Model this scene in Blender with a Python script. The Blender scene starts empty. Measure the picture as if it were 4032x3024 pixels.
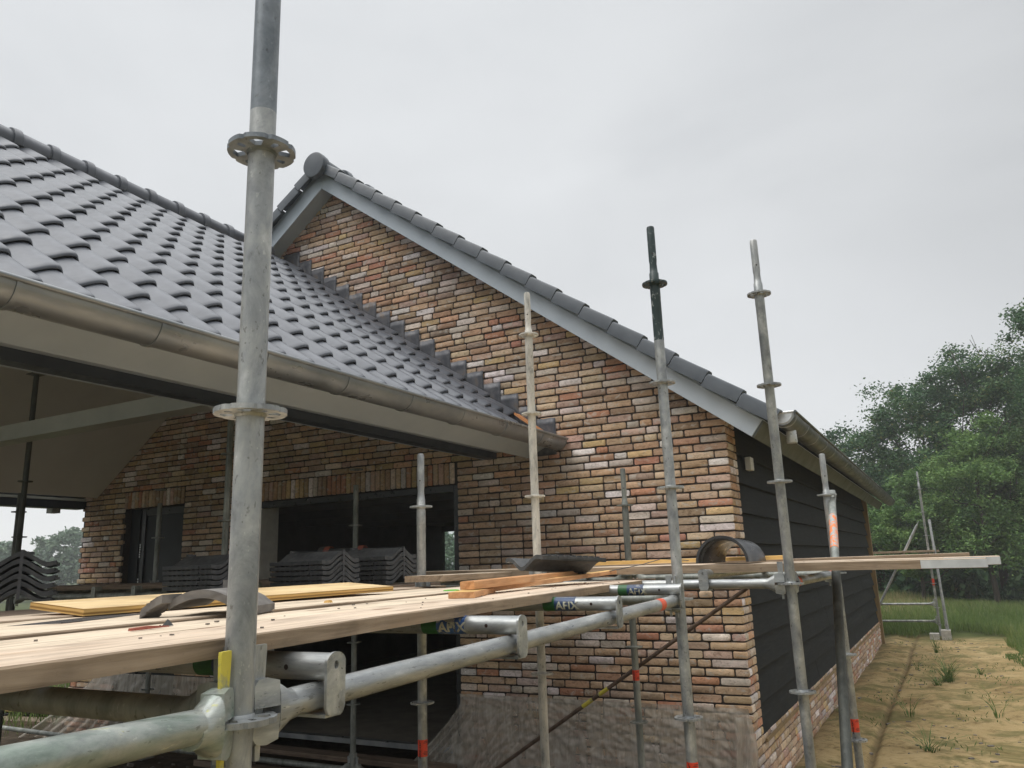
import bpy, bmesh, math, random
import numpy as np
from mathutils import Vector, Matrix, noise
from mathutils.geometry import tessellate_polygon
random.seed(7); rng = np.random.default_rng(7)
SC = bpy.context.scene
C = SC.collection
G = -2.78                     # ground level (world zero = brick joint under the gable eave)
PI = math.pi
R = math.radians

# ------------------------------------------------------------------ materials
def new_mat(name):
    m = bpy.data.materials.new(name); m.use_nodes = True
    nt = m.node_tree; b = nt.nodes['Principled BSDF']
    return m, nt, b
def N(nt, t, **kw):
    n = nt.nodes.new(t)
    for k, v in kw.items(): setattr(n, k, v)
    return n
def ramp(nt, stops, interp='LINEAR'):
    n = nt.nodes.new('ShaderNodeValToRGB'); cr = n.color_ramp; cr.interpolation = interp
    while len(cr.elements) > 1: cr.elements.remove(cr.elements[-1])
    cr.elements[0].position = stops[0][0]; cr.elements[0].color = (*stops[0][1], 1)
    for p, c in stops[1:]:
        e = cr.elements.new(p); e.color = (*c, 1)
    return n
def noise_tex(nt, scale, detail=4, rough=.6, vec=None, dist=0):
    n = nt.nodes.new('ShaderNodeTexNoise'); n.inputs['Scale'].default_value = scale
    n.inputs['Detail'].default_value = detail; n.inputs['Roughness'].default_value = rough
    n.inputs['Distortion'].default_value = dist
    if vec is not None: nt.links.new(vec, n.inputs['Vector'])
    return n
def coords(nt, scale=(1, 1, 1), kind='Object'):
    tc = nt.nodes.new('ShaderNodeTexCoord'); mp = nt.nodes.new('ShaderNodeMapping')
    mp.inputs['Scale'].default_value = scale
    nt.links.new(tc.outputs[kind], mp.inputs['Vector'])
    return mp.outputs['Vector']
def bump(nt, b, src, strength=.3, dist=.01):
    n = nt.nodes.new('ShaderNodeBump'); n.inputs['Strength'].default_value = strength
    n.inputs['Distance'].default_value = dist
    nt.links.new(src, n.inputs['Height']); nt.links.new(n.outputs['Normal'], b.inputs['Normal'])
def simple(name, stops, rough=.6, metal=0., scale=8, stretch=(1, 1, 1), bs=.15, bd=.005, rvar=.1, spec=.5, dist=0.3, detail=5):
    m, nt, b = new_mat(name)
    v = coords(nt, stretch)
    n = noise_tex(nt, scale, detail, .6, v, dist)
    r = ramp(nt, stops); nt.links.new(n.outputs['Fac'], r.inputs['Fac'])
    nt.links.new(r.outputs['Color'], b.inputs['Base Color'])
    if 'steel' in name:
        ns = noise_tex(nt, 85, 3, .6, v); rs = ramp(nt, [(.30, (.45, .44, .42)), (.37, (1, 1, 1)), (.66, (1, 1, 1)), (.71, (1.45, 1.43, 1.38))]); nt.links.new(ns.outputs['Fac'], rs.inputs['Fac'])
        n9 = noise_tex(nt, 5, 8, .75, v, 1.5); r9 = ramp(nt, [(.36, (.72, .73, .74)), (.5, (1, 1, 1)), (.64, (1.12, 1.12, 1.1))]); nt.links.new(n9.outputs['Fac'], r9.inputs['Fac'])
        q1 = nt.nodes.new('ShaderNodeMix'); q1.data_type = 'RGBA'; q1.blend_type = 'MULTIPLY'; q1.inputs['Factor'].default_value = .8
        q2 = nt.nodes.new('ShaderNodeMix'); q2.data_type = 'RGBA'; q2.blend_type = 'MULTIPLY'; q2.inputs['Factor'].default_value = 1
        nt.links.new(r.outputs['Color'], q1.inputs[6]); nt.links.new(rs.outputs['Color'], q1.inputs[7]); nt.links.new(q1.outputs[2], q2.inputs[6]); nt.links.new(r9.outputs['Color'], q2.inputs[7])
        nt.links.new(q2.outputs[2], b.inputs['Base Color'])
    b.inputs['Metallic'].default_value = metal
    b.inputs['Specular IOR Level'].default_value = spec
    mr = nt.nodes.new('ShaderNodeMapRange'); mr.inputs['From Min'].default_value = .3; mr.inputs['From Max'].default_value = .7
    mr.inputs['To Min'].default_value = rough - rvar; mr.inputs['To Max'].default_value = rough + rvar
    n2 = noise_tex(nt, scale * 2.7, 3, .6, v)
    nt.links.new(n2.outputs['Fac'], mr.inputs['Value']); nt.links.new(mr.outputs['Result'], b.inputs['Roughness'])
    if bs: bump(nt, b, n2.outputs['Fac'], bs, bd)
    return m
def g(v, t=(1, 1, 1)): return (v * t[0], v * t[1], v * t[2])
M = {}
COOL = (.95, 1, 1.02)
M['steel'] = simple('galvanised_steel', [(.25, g(.17, COOL)), (.40, g(.29, COOL)), (.54, g(.37, (.97, 1, .98))), (.64, g(.48, (.98, 1, .98))), (.78, g(.60, (1, 1, .98)))], .40, .5, 17, (1, 1, .6), .15, .0015, .12, detail=10)
for nm_, st_ in (('steel_along_y', (1.3, .28, 1.3)), ('steel_along_x', (.28, 1.3, 1.3))):
    M[nm_] = simple('galvanised_' + nm_, [(.25, g(.17, COOL)), (.40, g(.30, COOL)), (.54, g(.38, (.97, 1, .98))), (.64, g(.47, (.98, 1, .98))), (.78, g(.60, (1, 1, .98)))], .38, .5, 20, st_, .15, .0015, .12, detail=10)
M['steel_blue'] = simple('blue_grey_tinted_steel', [(.3, (.10, .12, .14)), (.5, (.17, .195, .22)), (.7, (.26, .285, .31))], .45, .3, 18, (1, 1, .7), .1, .0015)
M['steel_old'] = simple('weathered_steel', [(.3, (.13, .14, .125)), (.5, (.23, .245, .225)), (.62, (.31, .32, .29)), (.75, (.40, .41, .37))], .55, .35, 12, (1, 1, .3), .15, .002)
M['steel_pale'] = simple('pale_mortar_stained_steel', [(.3, (.25, .25, .23)), (.42, (.52, .50, .45)), (.6, (.66, .63, .56)), (.75, (.40, .40, .37))], .6, .15, 16, (1, 1, .4), .2, .002)
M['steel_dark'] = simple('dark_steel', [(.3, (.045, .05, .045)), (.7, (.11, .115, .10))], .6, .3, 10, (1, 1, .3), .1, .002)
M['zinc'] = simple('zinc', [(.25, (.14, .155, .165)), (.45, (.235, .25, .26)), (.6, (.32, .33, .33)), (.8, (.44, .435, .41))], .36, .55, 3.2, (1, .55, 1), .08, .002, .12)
M['zinc_shaded'] = simple('shaded_zinc', [(.25, (.045, .052, .055)), (.5, (.08, .09, .09)), (.8, (.13, .14, .135))], .42, .3, 3.2, (1, .55, 1), .06, .002, .1)  # zinc copy for the right gutter with underside shade put into the colour
M['zinc_new'] = simple('bright_zinc', [(.3, (.5, .52, .53)), (.7, (.72, .74, .75))], .35, .5, 9, (1, 1, 1), .05, .002)
M['tile'] = simple('glazed_roof_tile', [(.3, (.062, .069, .083)), (.7, (.100, .108, .126))], .37, 0, 5, (1, 1, 1), .05, .002, .06, .55)
M['verge'] = simple('matt_verge_tile', [(.3, (.062, .074, .088)), (.7, (.090, .104, .120))], .42, 0, 6, (1, 1, 1), .05, .002, .06)
M['tile_dark'] = simple('stacked_clay_tile', [(.3, (.028, .031, .032)), (.55, (.062, .064, .065)), (.8, (.12, .118, .115))], .6, 0, 14, (1, 1, 1), .15, .003)
M['tile_back'] = simple('tile_underside', [(.3, (.09, .084, .078)), (.7, (.20, .187, .172))], .85, 0, 14, (1, 1, 1), .3, .004)
M['tile_glossy'] = simple('black_glossy_tile', [(.3, (.018, .020, .022)), (.7, (.05, .052, .055))], .33, 0, 9, (1, 1, 1), .05, .002)
M['clay_red'] = simple('red_clay', [(.3, (.22, .05, .03)), (.7, (.36, .10, .06))], .7, 0, 20)
M['fascia'] = simple('grey_fascia', [(.3, (.40, .455, .51)), (.7, (.46, .515, .57))], .5, 0, 3, (1, 1, 1), .03, .002)
M['soffit'] = simple('grey_soffit', [(.3, (.37, .42, .46)), (.7, (.44, .49, .53))], .6, 0, 2, (1, 1, 1), .03, .002)
M['eave'] = simple('shade_toned_eave_board', [(.3, (.075, .088, .084)), (.7, (.10, .115, .108))], .6, 0, 2, (1, 1, 1), .03, .002)  # soffit board of the right eave, its shade darkened into the colour
M['ceiling'] = simple('pale_ceiling_board', [(.3, (.54, .55, .53)), (.7, (.62, .63, .60))], .8, 0, 1.2, (1, 1, 1), .05, .004)
M['beam_dark'] = simple('dark_blue_beam', [(.3, (.020, .028, .040)), (.7, (.032, .042, .056))], .5, 0, 4)
M['beam_red'] = simple('red_primer_beam', [(.3, (.10, .032, .022)), (.7, (.16, .055, .038))], .7, 0, 5)
M['beam_pale'] = simple('pale_painted_beam', [(.3, (.36, .37, .34)), (.7, (.46, .47, .43))], .5, 0, 3)
M['mortar'] = simple('dark_mortar', [(.3, (.035, .029, .026)), (.7, (.065, .055, .049))], .95, 0, 60, (1, 1, 1), .5, .004)
M['room'] = simple('raw_interior', [(.3, (.10, .105, .115)), (.7, (.15, .155, .165))], .9, 0, 3)
M['room_floor'] = simple('screed_floor', [(.3, (.22, .20, .17)), (.7, (.34, .31, .26))], .9, 0, 5)
M['door'] = simple('anthracite_frame', [(.3, (.010, .013, .016)), (.7, (.016, .020, .025))], .35, 0, 6)
M['white'] = simple('white_plastic', [(.3, (.52, .52, .50)), (.7, (.66, .66, .62))], .5, 0, 10)
M['mdf'] = simple('post_wood_stained', [(.3, (.17, .115, .05)), (.7, (.30, .21, .10))], .8, 0, 6, (1, 1, .15))
M['soil'] = simple('dark_soil', [(.3, (.05, .04, .03)), (.7, (.11, .09, .065))], .95, 0, 8)
M['rust'] = simple('rusty_rod', [(.35, (.07, .045, .03)), (.6, (.13, .085, .06)), (.75, (.10, .09, .08))], .8, .1, 20)
M['yellow'] = simple('yellow_paint', [(.36, (.30, .29, .17)), (.46, (.56, .48, .06)), (.8, (.62, .53, .08))], .6, 0, 22, (1, 1, 1), .2, .002)
M['green_steel'] = simple('steel_with_green_yellow_paint', [(.3, (.15, .20, .165)), (.44, (.28, .33, .29)), (.56, (.38, .41, .38)), (.645, (.44, .46, .42)), (.675, (.50, .50, .24)), (.71, (.45, .47, .43)), (.8, (.55, .57, .55))], .38, .45, 20, (1.3, .28, 1.3), .12, .002)
M['orange'] = simple('orange_paint', [(.3, (.62, .075, .03)), (.7, (.74, .13, .055))], .5, 0, 30)
M['sticker'] = simple('red_orange_sticker', [(.3, (.62, .04, .015)), (.7, (.80, .075, .025))], .45, 0, 14)
M['ink'] = simple('black_ink', [(.3, (.012, .006, .005)), (.7, (.03, .012, .01))], .5, 0, 14)
M['blue'] = simple('blue_sticker', [(.40, (.018, .05, .13)), (.54, (.014, .034, .09)), (.64, (.02, .05, .13)), (.68, (.24, .24, .23))], .4, 0, 26, (1, 1, 1), .1, .001, .1)
M['blue_worn'] = simple('worn_blue_sticker', [(.36, (.33, .33, .32)), (.42, (.04, .12, .33)), (.54, (.03, .07, .22)), (.58, (.30, .30, .29)), (.8, (.42, .42, .40))], .4, 0, 34, (1, 1, 1), .1, .001, .1)
M['green'] = simple('green_sticker', [(.3, (.010, .055, .014)), (.7, (.02, .11, .03))], .4, 0, 14)
M['letter'] = simple('pale_lettering', [(.40, (.10, .11, .12)), (.46, (.40, .40, .31)), (.7, (.52, .52, .42))], .5, 0, 40)
M['greenchip'] = simple('bright_green_plastic', [(.3, (.10, .42, .03)), (.7, (.14, .52, .05))], .4, 0, 10)
M['lead'] = simple('lead_sheet', [(.3, (.045, .048, .056)), (.46, (.075, .078, .09)), (.56, (.12, .12, .13)), (.64, (.14, .11, .09)), (.75, (.20, .20, .20))], .5, .3, 7, (1, 1, 1), .25, .012)
M['grout'] = simple('orange_underlay', [(.3, (.45, .18, .06)), (.7, (.55, .24, .09))], .8, 0, 10)
M['stone'] = simple('pale_block', [(.3, (.30, .29, .26)), (.7, (.48, .46, .42))], .9, 0, 12)
M['rubble'] = simple('rubble', [(.3, (.09, .08, .07)), (.7, (.24, .21, .18))], .95, 0, 12)
M['strap'] = simple('black_strap', [(.3, (.04, .042, .045)), (.7, (.10, .10, .105))], .4, 0, 12)
M['bark'] = simple('bark', [(.3, (.035, .03, .024)), (.7, (.10, .085, .065))], .95, 0, 9, (1, 1, .3), .6, .02)
def paint_pole():
    m, nt, b = new_mat('chipped_dark_green_paint')
    v = coords(nt, (1, 1, .6)); n = noise_tex(nt, 38, 4, .7, v, .4)
    r = ramp(nt, [(.3, (.014, .028, .029)), (.58, (.022, .042, .042)), (.62, (.25, .27, .27)), (.8, (.33, .35, .34))])
    nt.links.new(n.outputs['Fac'], r.inputs['Fac']); nt.links.new(r.outputs['Color'], b.inputs['Base Color'])
    b.inputs['Roughness'].default_value = .42
    return m
M['pole_green'] = paint_pole()
def wood(name, cols, grain=1., rough=.75, edge=None, knots=True):
    m, nt, b = new_mat(name)
    v = coords(nt, (1.1, 22, 22)); n = noise_tex(nt, 2.2 * grain, 6, .65, v, .8)
    r = ramp(nt, [(.28, cols[0]), (.5, cols[1]), (.72, cols[2])])
    nt.links.new(n.outputs['Fac'], r.inputs['Fac'])
    v2 = coords(nt, (2.2, 5, 5)); n2 = noise_tex(nt, 1.6, 4, .6, v2, .2)
    r2 = ramp(nt, [(.30, (.48, .46, .45)), (.46, (.86, .84, .83)), (.56, (1, 1, 1)), (.7, (1.0, .92, .86))])
    nd = noise_tex(nt, 55, 3, .7, coords(nt, (.6, 1, 1)), .3); rd = ramp(nt, [(.27, (.45, .42, .40)), (.36, (1, 1, 1))]); nt.links.new(nd.outputs['Fac'], rd.inputs['Fac'])
    nt.links.new(n2.outputs['Fac'], r2.inputs['Fac'])
    mx = nt.nodes.new('ShaderNodeMix'); mx.data_type = 'RGBA'; mx.blend_type = 'MULTIPLY'; mx.inputs['Factor'].default_value = .8
    nt.links.new(r.outputs['Color'], mx.inputs[6]); nt.links.new(r2.outputs['Color'], mx.inputs[7])
    md_ = nt.nodes.new('ShaderNodeMix'); md_.data_type = 'RGBA'; md_.blend_type = 'MULTIPLY'; md_.inputs['Factor'].default_value = .7 if knots else .2
    nt.links.new(mx.outputs[2], md_.inputs[6]); nt.links.new(rd.outputs['Color'], md_.inputs[7])
    out = md_.outputs[2]
    if knots:
        v3 = coords(nt, (1.7, 5, 5)); vo = nt.nodes.new('ShaderNodeTexVoronoi'); vo.inputs['Scale'].default_value = 1.0
        nt.links.new(v3, vo.inputs['Vector'])
        rk = ramp(nt, [(.0, (.25, .17, .13)), (.07, (.45, .33, .26)), (.11, (1, 1, 1))])
        nt.links.new(vo.outputs['Distance'], rk.inputs['Fac'])
        m2 = nt.nodes.new('ShaderNodeMix'); m2.data_type = 'RGBA'; m2.blend_type = 'MULTIPLY'; m2.inputs['Factor'].default_value = .75
        nt.links.new(out, m2.inputs[6]); nt.links.new(rk.outputs['Color'], m2.inputs[7]); out = m2.outputs[2]
    nt.links.new(out, b.inputs['Base Color']); b.inputs['Roughness'].default_value = rough
    b.inputs['Specular IOR Level'].default_value = .3
    bump(nt, b, n.outputs['Fac'], .35, .003)
    return m
M['board'] = wood('scaffold_board_wood', [(.46, .365, .265), (.68, .57, .43), (.77, .68, .54)])
M['board_pink'] = wood('pinkish_board_wood', [(.44, .335, .24), (.63, .51, .39), (.72, .61, .48)])
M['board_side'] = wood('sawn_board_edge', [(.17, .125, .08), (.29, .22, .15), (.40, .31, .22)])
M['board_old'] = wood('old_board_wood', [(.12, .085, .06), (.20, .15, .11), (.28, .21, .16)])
M['batten'] = wood('fresh_batten_wood', [(.46, .22, .09), (.60, .32, .15), (.70, .42, .22)], knots=False)
M['batten_yellow'] = wood('yellow_batten_wood', [(.56, .33, .10), (.70, .45, .16), (.78, .55, .24)], knots=False)
M['ply'] = wood('plywood_face', [(.62, .43, .20), (.76, .57, .31), (.82, .65, .40)], .6, knots=False)
def ply_edge():
    m, nt, b = new_mat('plywood_edge')
    v = coords(nt, (.5, .5, 1)); w = nt.nodes.new('ShaderNodeTexWave'); w.bands_direction = 'Z'
    w.inputs['Scale'].default_value = 26; w.inputs['Distortion'].default_value = .8; w.inputs['Detail'].default_value = 2
    nt.links.new(v, w.inputs['Vector'])
    r = ramp(nt, [(.1, (.24, .13, .03)), (.5, (.46, .28, .08)), (.9, (.60, .38, .13))])
    nt.links.new(w.outputs['Fac'], r.inputs['Fac']); nt.links.new(r.outputs['Color'], b.inputs['Base Color'])
    b.inputs['Roughness'].default_value = .8
    return m
M['ply_edge'] = ply_edge()
def brick_mat():
    m, nt, b = new_mat('handmade_brick')
    at = nt.nodes.new('ShaderNodeAttribute'); at.attribute_name = 'Col'
    v = coords(nt, (1, 1, 1.6)); n = noise_tex(nt, 22, 6, .65, v, 1.2)
    r = ramp(nt, [(.28, (.52, .48, .46)), (.46, (1, 1, 1)), (.60, (1.12, 1.12, 1.13)), (.72, (1.5, 1.52, 1.6))])
    nt.links.new(n.outputs['Fac'], r.inputs['Fac'])
    mx = nt.nodes.new('ShaderNodeMix'); mx.data_type = 'RGBA'; mx.blend_type = 'MULTIPLY'; mx.inputs['Factor'].default_value = 1
    nt.links.new(at.outputs['Color'], mx.inputs[6]); nt.links.new(r.outputs['Color'], mx.inputs[7])
    nl = noise_tex(nt, .9, 4, .6, coords(nt, (1, 1, 1))); rl = ramp(nt, [(.35, (.84, .83, .82)), (.6, (1.06, 1.05, 1.03))]); nt.links.new(nl.outputs['Fac'], rl.inputs['Fac'])
    ml = nt.nodes.new('ShaderNodeMix'); ml.data_type = 'RGBA'; ml.blend_type = 'MULTIPLY'; ml.inputs['Factor'].default_value = 1
    nt.links.new(mx.outputs[2], ml.inputs[6]); nt.links.new(rl.outputs['Color'], ml.inputs[7]); mx = ml
    # lime wash patches
    n3 = noise_tex(nt, 11, 5, .65, v, .6)
    r3 = ramp(nt, [(.55, (0, 0, 0)), (.63, (.65, .65, .65))]); nt.links.new(n3.outputs['Fac'], r3.inputs['Fac'])
    m2 = nt.nodes.new('ShaderNodeMix'); m2.data_type = 'RGBA'
    nt.links.new(r3.outputs['Color'], m2.inputs['Factor']); nt.links.new(mx.outputs[2], m2.inputs[6]); m2.inputs[7].default_value = (.50, .46, .40, 1)
    # dark grooves
    n4 = noise_tex(nt, 30, 3, .5, coords(nt, (.7, .7, 1.8)), 2.0)
    r4 = ramp(nt, [(.30, (.45, .38, .33)), (.37, (1, 1, 1))]); nt.links.new(n4.outputs['Fac'], r4.inputs['Fac'])
    m3 = nt.nodes.new('ShaderNodeMix'); m3.data_type = 'RGBA'; m3.blend_type = 'MULTIPLY'; m3.inputs['Factor'].default_value = .6
    nt.links.new(m2.outputs[2], m3.inputs[6]); nt.links.new(r4.outputs['Color'], m3.inputs[7])
    nt.links.new(m3.outputs[2], b.inputs['Base Color'])
    b.inputs['Roughness'].default_value = .92; b.inputs['Specular IOR Level'].default_value = .2
    ad = nt.nodes.new('ShaderNodeMath'); ad.operation = 'ADD'
    nt.links.new(n.outputs['Fac'], ad.inputs[0]); nt.links.new(r4.outputs['Color'], ad.inputs[1])
    bump(nt, b, ad.outputs[0], .55, .006)
    return m
M['brick'] = brick_mat()
def cladding_mat():
    m, nt, b = new_mat('black_timber_cladding')
    v = coords(nt, (1, 1.2, 14)); n = noise_tex(nt, 3, 6, .6, v, .4)
    r = ramp(nt, [(.3, (.004, .0055, .0065)), (.55, (.010, .0125, .014)), (.8, (.022, .025, .026))])
    nt.links.new(n.outputs['Fac'], r.inputs['Fac']); nt.links.new(r.outputs['Color'], b.inputs['Base Color'])
    b.inputs['Roughness'].default_value = .75; b.inputs['Specular IOR Level'].default_value = .22; bump(nt, b, n.outputs['Fac'], .3, .004)
    return m
M['clad'] = cladding_mat()
def ground_mat():
    m, nt, b = new_mat('sandy_ground')
    v = coords(nt, (1, 1, 1)); n = noise_tex(nt, .9, 8, .65, v, .4)
    r = ramp(nt, [(.3, (.19, .13, .06)), (.45, (.31, .225, .105)), (.6, (.39, .29, .145)), (.75, (.47, .365, .20))])
    nt.links.new(n.outputs['Fac'], r.inputs['Fac'])
    n2 = noise_tex(nt, 7, 6, .7, v, .3); r2 = ramp(nt, [(.32, (.45, .42, .36)), (.48, (1, 1, 1)), (.8, (1.15, 1.15, 1.15))])
    nt.links.new(n2.outputs['Fac'], r2.inputs['Fac'])
    mx = nt.nodes.new('ShaderNodeMix'); mx.data_type = 'RGBA'; mx.blend_type = 'MULTIPLY'; mx.inputs['Factor'].default_value = .9
    nt.links.new(r.outputs['Color'], mx.inputs[6]); nt.links.new(r2.outputs['Color'], mx.inputs[7])
    # greenish growth patches
    n3 = noise_tex(nt, 2.1, 6, .7, v, .5); r3 = ramp(nt, [(.48, (0, 0, 0)), (.60, (.8, .8, .8))]); nt.links.new(n3.outputs['Fac'], r3.inputs['Fac'])
    m2 = nt.nodes.new('ShaderNodeMix'); m2.data_type = 'RGBA'; nt.links.new(r3.outputs['Color'], m2.inputs['Factor'])
    nt.links.new(mx.outputs[2], m2.inputs[6]); m2.inputs[7].default_value = (.13, .12, .045, 1)
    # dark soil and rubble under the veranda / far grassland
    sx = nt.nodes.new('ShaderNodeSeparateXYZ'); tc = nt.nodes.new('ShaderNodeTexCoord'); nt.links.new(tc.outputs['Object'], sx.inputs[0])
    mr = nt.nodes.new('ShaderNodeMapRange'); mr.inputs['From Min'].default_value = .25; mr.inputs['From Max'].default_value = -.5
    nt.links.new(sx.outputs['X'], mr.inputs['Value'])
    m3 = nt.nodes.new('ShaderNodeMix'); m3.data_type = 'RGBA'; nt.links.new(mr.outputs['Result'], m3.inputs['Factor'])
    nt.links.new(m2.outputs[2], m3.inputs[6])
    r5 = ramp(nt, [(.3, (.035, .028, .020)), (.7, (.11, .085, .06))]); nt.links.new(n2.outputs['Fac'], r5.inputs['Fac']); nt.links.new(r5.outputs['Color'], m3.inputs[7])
    gl = nt.nodes.new('ShaderNodeVectorMath'); gl.operation = 'LENGTH'; nt.links.new(tc.outputs['Object'], gl.inputs[0])
    mr2 = nt.nodes.new('ShaderNodeMapRange'); mr2.inputs['From Min'].default_value = 12.8; mr2.inputs['From Max'].default_value = 14.2
    nt.links.new(gl.outputs['Value'], mr2.inputs['Value'])
    m4 = nt.nodes.new('ShaderNodeMix'); m4.data_type = 'RGBA'; nt.links.new(mr2.outputs['Result'], m4.inputs['Factor'])
    nt.links.new(m3.outputs[2], m4.inputs[6])
    r6 = ramp(nt, [(.3, (.035, .05, .015)), (.7, (.085, .10, .035))]); nt.links.new(n.outputs['Fac'], r6.inputs['Fac']); nt.links.new(r6.outputs['Color'], m4.inputs[7])
    # darker brown line along the wheel rut
    wv = nt.nodes.new('ShaderNodeMath'); wv.operation = 'SINE'; nt.links.new(sx.outputs['Y'], wv.inputs[0])
    w2 = nt.nodes.new('ShaderNodeMath'); w2.operation = 'MULTIPLY_ADD'; nt.links.new(wv.outputs[0], w2.inputs[0]); w2.inputs[1].default_value = -.012; nt.links.new(sx.outputs['X'], w2.inputs[2])
    w3 = nt.nodes.new('ShaderNodeMath'); w3.operation = 'SUBTRACT'; nt.links.new(w2.outputs[0], w3.inputs[0]); w3.inputs[1].default_value = .545
    w4 = nt.nodes.new('ShaderNodeMath'); w4.operation = 'ABSOLUTE'; nt.links.new(w3.outputs[0], w4.inputs[0])
    w5 = nt.nodes.new('ShaderNodeMapRange'); w5.inputs['From Min'].default_value = .045; w5.inputs['From Max'].default_value = .015; w5.inputs['To Max'].default_value = .5; nt.links.new(w4.outputs[0], w5.inputs['Value'])
    m5 = nt.nodes.new('ShaderNodeMix'); m5.data_type = 'RGBA'; nt.links.new(w5.outputs['Result'], m5.inputs['Factor']); nt.links.new(m4.outputs[2], m5.inputs[6]); m5.inputs[7].default_value = (.11, .075, .04, 1); m4 = m5
    nt.links.new(m4.outputs[2], b.inputs['Base Color'])
    b.inputs['Roughness'].default_value = .97; b.inputs['Specular IOR Level'].default_value = .1
    bump(nt, b, n2.outputs['Fac'], .6, .05)
    return m
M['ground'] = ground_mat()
def leaf_mat(name, stops, trans=.25):
    m, nt, b = new_mat(name)
    at = nt.nodes.new('ShaderNodeAttribute'); at.attribute_name = 'tone'
    r = ramp(nt, stops); nt.links.new(at.outputs['Fac'], r.inputs['Fac'])
    nt.links.new(r.outputs['Color'], b.inputs['Base Color']); b.inputs['Roughness'].default_value = .6
    b.inputs['Specular IOR Level'].default_value = .25
    t = nt.nodes.new('ShaderNodeBsdfTranslucent'); nt.links.new(r.outputs['Color'], t.inputs['Color'])
    ms = nt.nodes.new('ShaderNodeMixShader'); ms.inputs[0].default_value = trans
    nt.links.new(b.outputs[0], ms.inputs[1]); nt.links.new(t.outputs[0], ms.inputs[2])
    nt.links.new(ms.outputs[0], nt.nodes['Material Output'].inputs['Surface'])
    return m
M['leaf_dark'] = leaf_mat('dark_foliage', [(0, (.030, .075, .038)), (.5, (.068, .145, .060)), (.8, (.12, .205, .075)), (1, (.21, .22, .085))])
M['leaf_mid'] = leaf_mat('mid_foliage', [(0, (.035, .075, .028)), (.5, (.065, .125, .042)), (1, (.125, .18, .055))])
M['leaf_bright'] = leaf_mat('bright_foliage', [(0, (.06, .125, .045)), (.5, (.12, .22, .065)), (1, (.22, .33, .10))])
M['leaf_far'] = leaf_mat('haze_paled_foliage', [(0, (.11, .17, .12)), (1, (.22, .29, .19))])  # leaf colour lightened to carry distance haze; rear-window tree shares it
M['grass'] = leaf_mat('grass_blades', [(0, (.08, .14, .035)), (.5, (.15, .22, .06)), (.85, (.24, .27, .10)), (1, (.44, .36, .19))])
M['weed'] = leaf_mat('weed_blades', [(0, (.05, .10, .025)), (1, (.13, .20, .05))])
def plastic():
    m, nt, b = new_mat('clear_plastic_sheeting')
    v = coords(nt, (1.6, 1, .35)); n = noise_tex(nt, 7, 7, .6, v, 1.6)
    r = ramp(nt, [(.3, (.50, .455, .385)), (.7, (.62, .575, .50))]); nt.links.new(n.outputs['Fac'], r.inputs['Fac'])
    nt.links.new(r.outputs['Color'], b.inputs['Base Color']); b.inputs['Roughness'].default_value = .27
    mr = nt.nodes.new('ShaderNodeMapRange'); mr.inputs['From Min'].default_value = .3; mr.inputs['From Max'].default_value = .7
    mr.inputs['To Min'].default_value = .36; mr.inputs['To Max'].default_value = .66; nt.links.new(n.outputs['Fac'], mr.inputs['Value'])
    nt.links.new(mr.outputs['Result'], b.inputs['Alpha'])
    bump(nt, b, n.outputs['Fac'], .22, .004)
    return m
M['plastic'] = plastic()
def glass():
    m, nt, b = new_mat('window_glass')
    b.inputs['Base Color'].default_value = (.8, .85, .85, 1); b.inputs['Roughness'].default_value = .05
    b.inputs['Transmission Weight'].default_value = 1; b.inputs['IOR'].default_value = 1.1
    return m
M['glass'] = glass()
M['glass_dark'] = simple('dark_door_panel', [(.3, (.012, .016, .020)), (.7, (.017, .022, .027))], .5, 0, 2, bs=0, spec=.25)

def orange_patch():
    m, nt, b = new_mat('flaking_orange_paint'); v = coords(nt, (1, 1, .35)); n = noise_tex(nt, 42, 4, .7, v, .5)
    r = ramp(nt, [(.40, (.33, .35, .34)), (.47, (.42, .44, .43)), (.50, (.72, .20, .06)), (.8, (.80, .27, .10))]); nt.links.new(n.outputs['Fac'], r.inputs['Fac'])
    nt.links.new(r.outputs['Color'], b.inputs['Base Color']); b.inputs['Roughness'].default_value = .55; return m
M['orange_patch'] = orange_patch()

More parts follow.
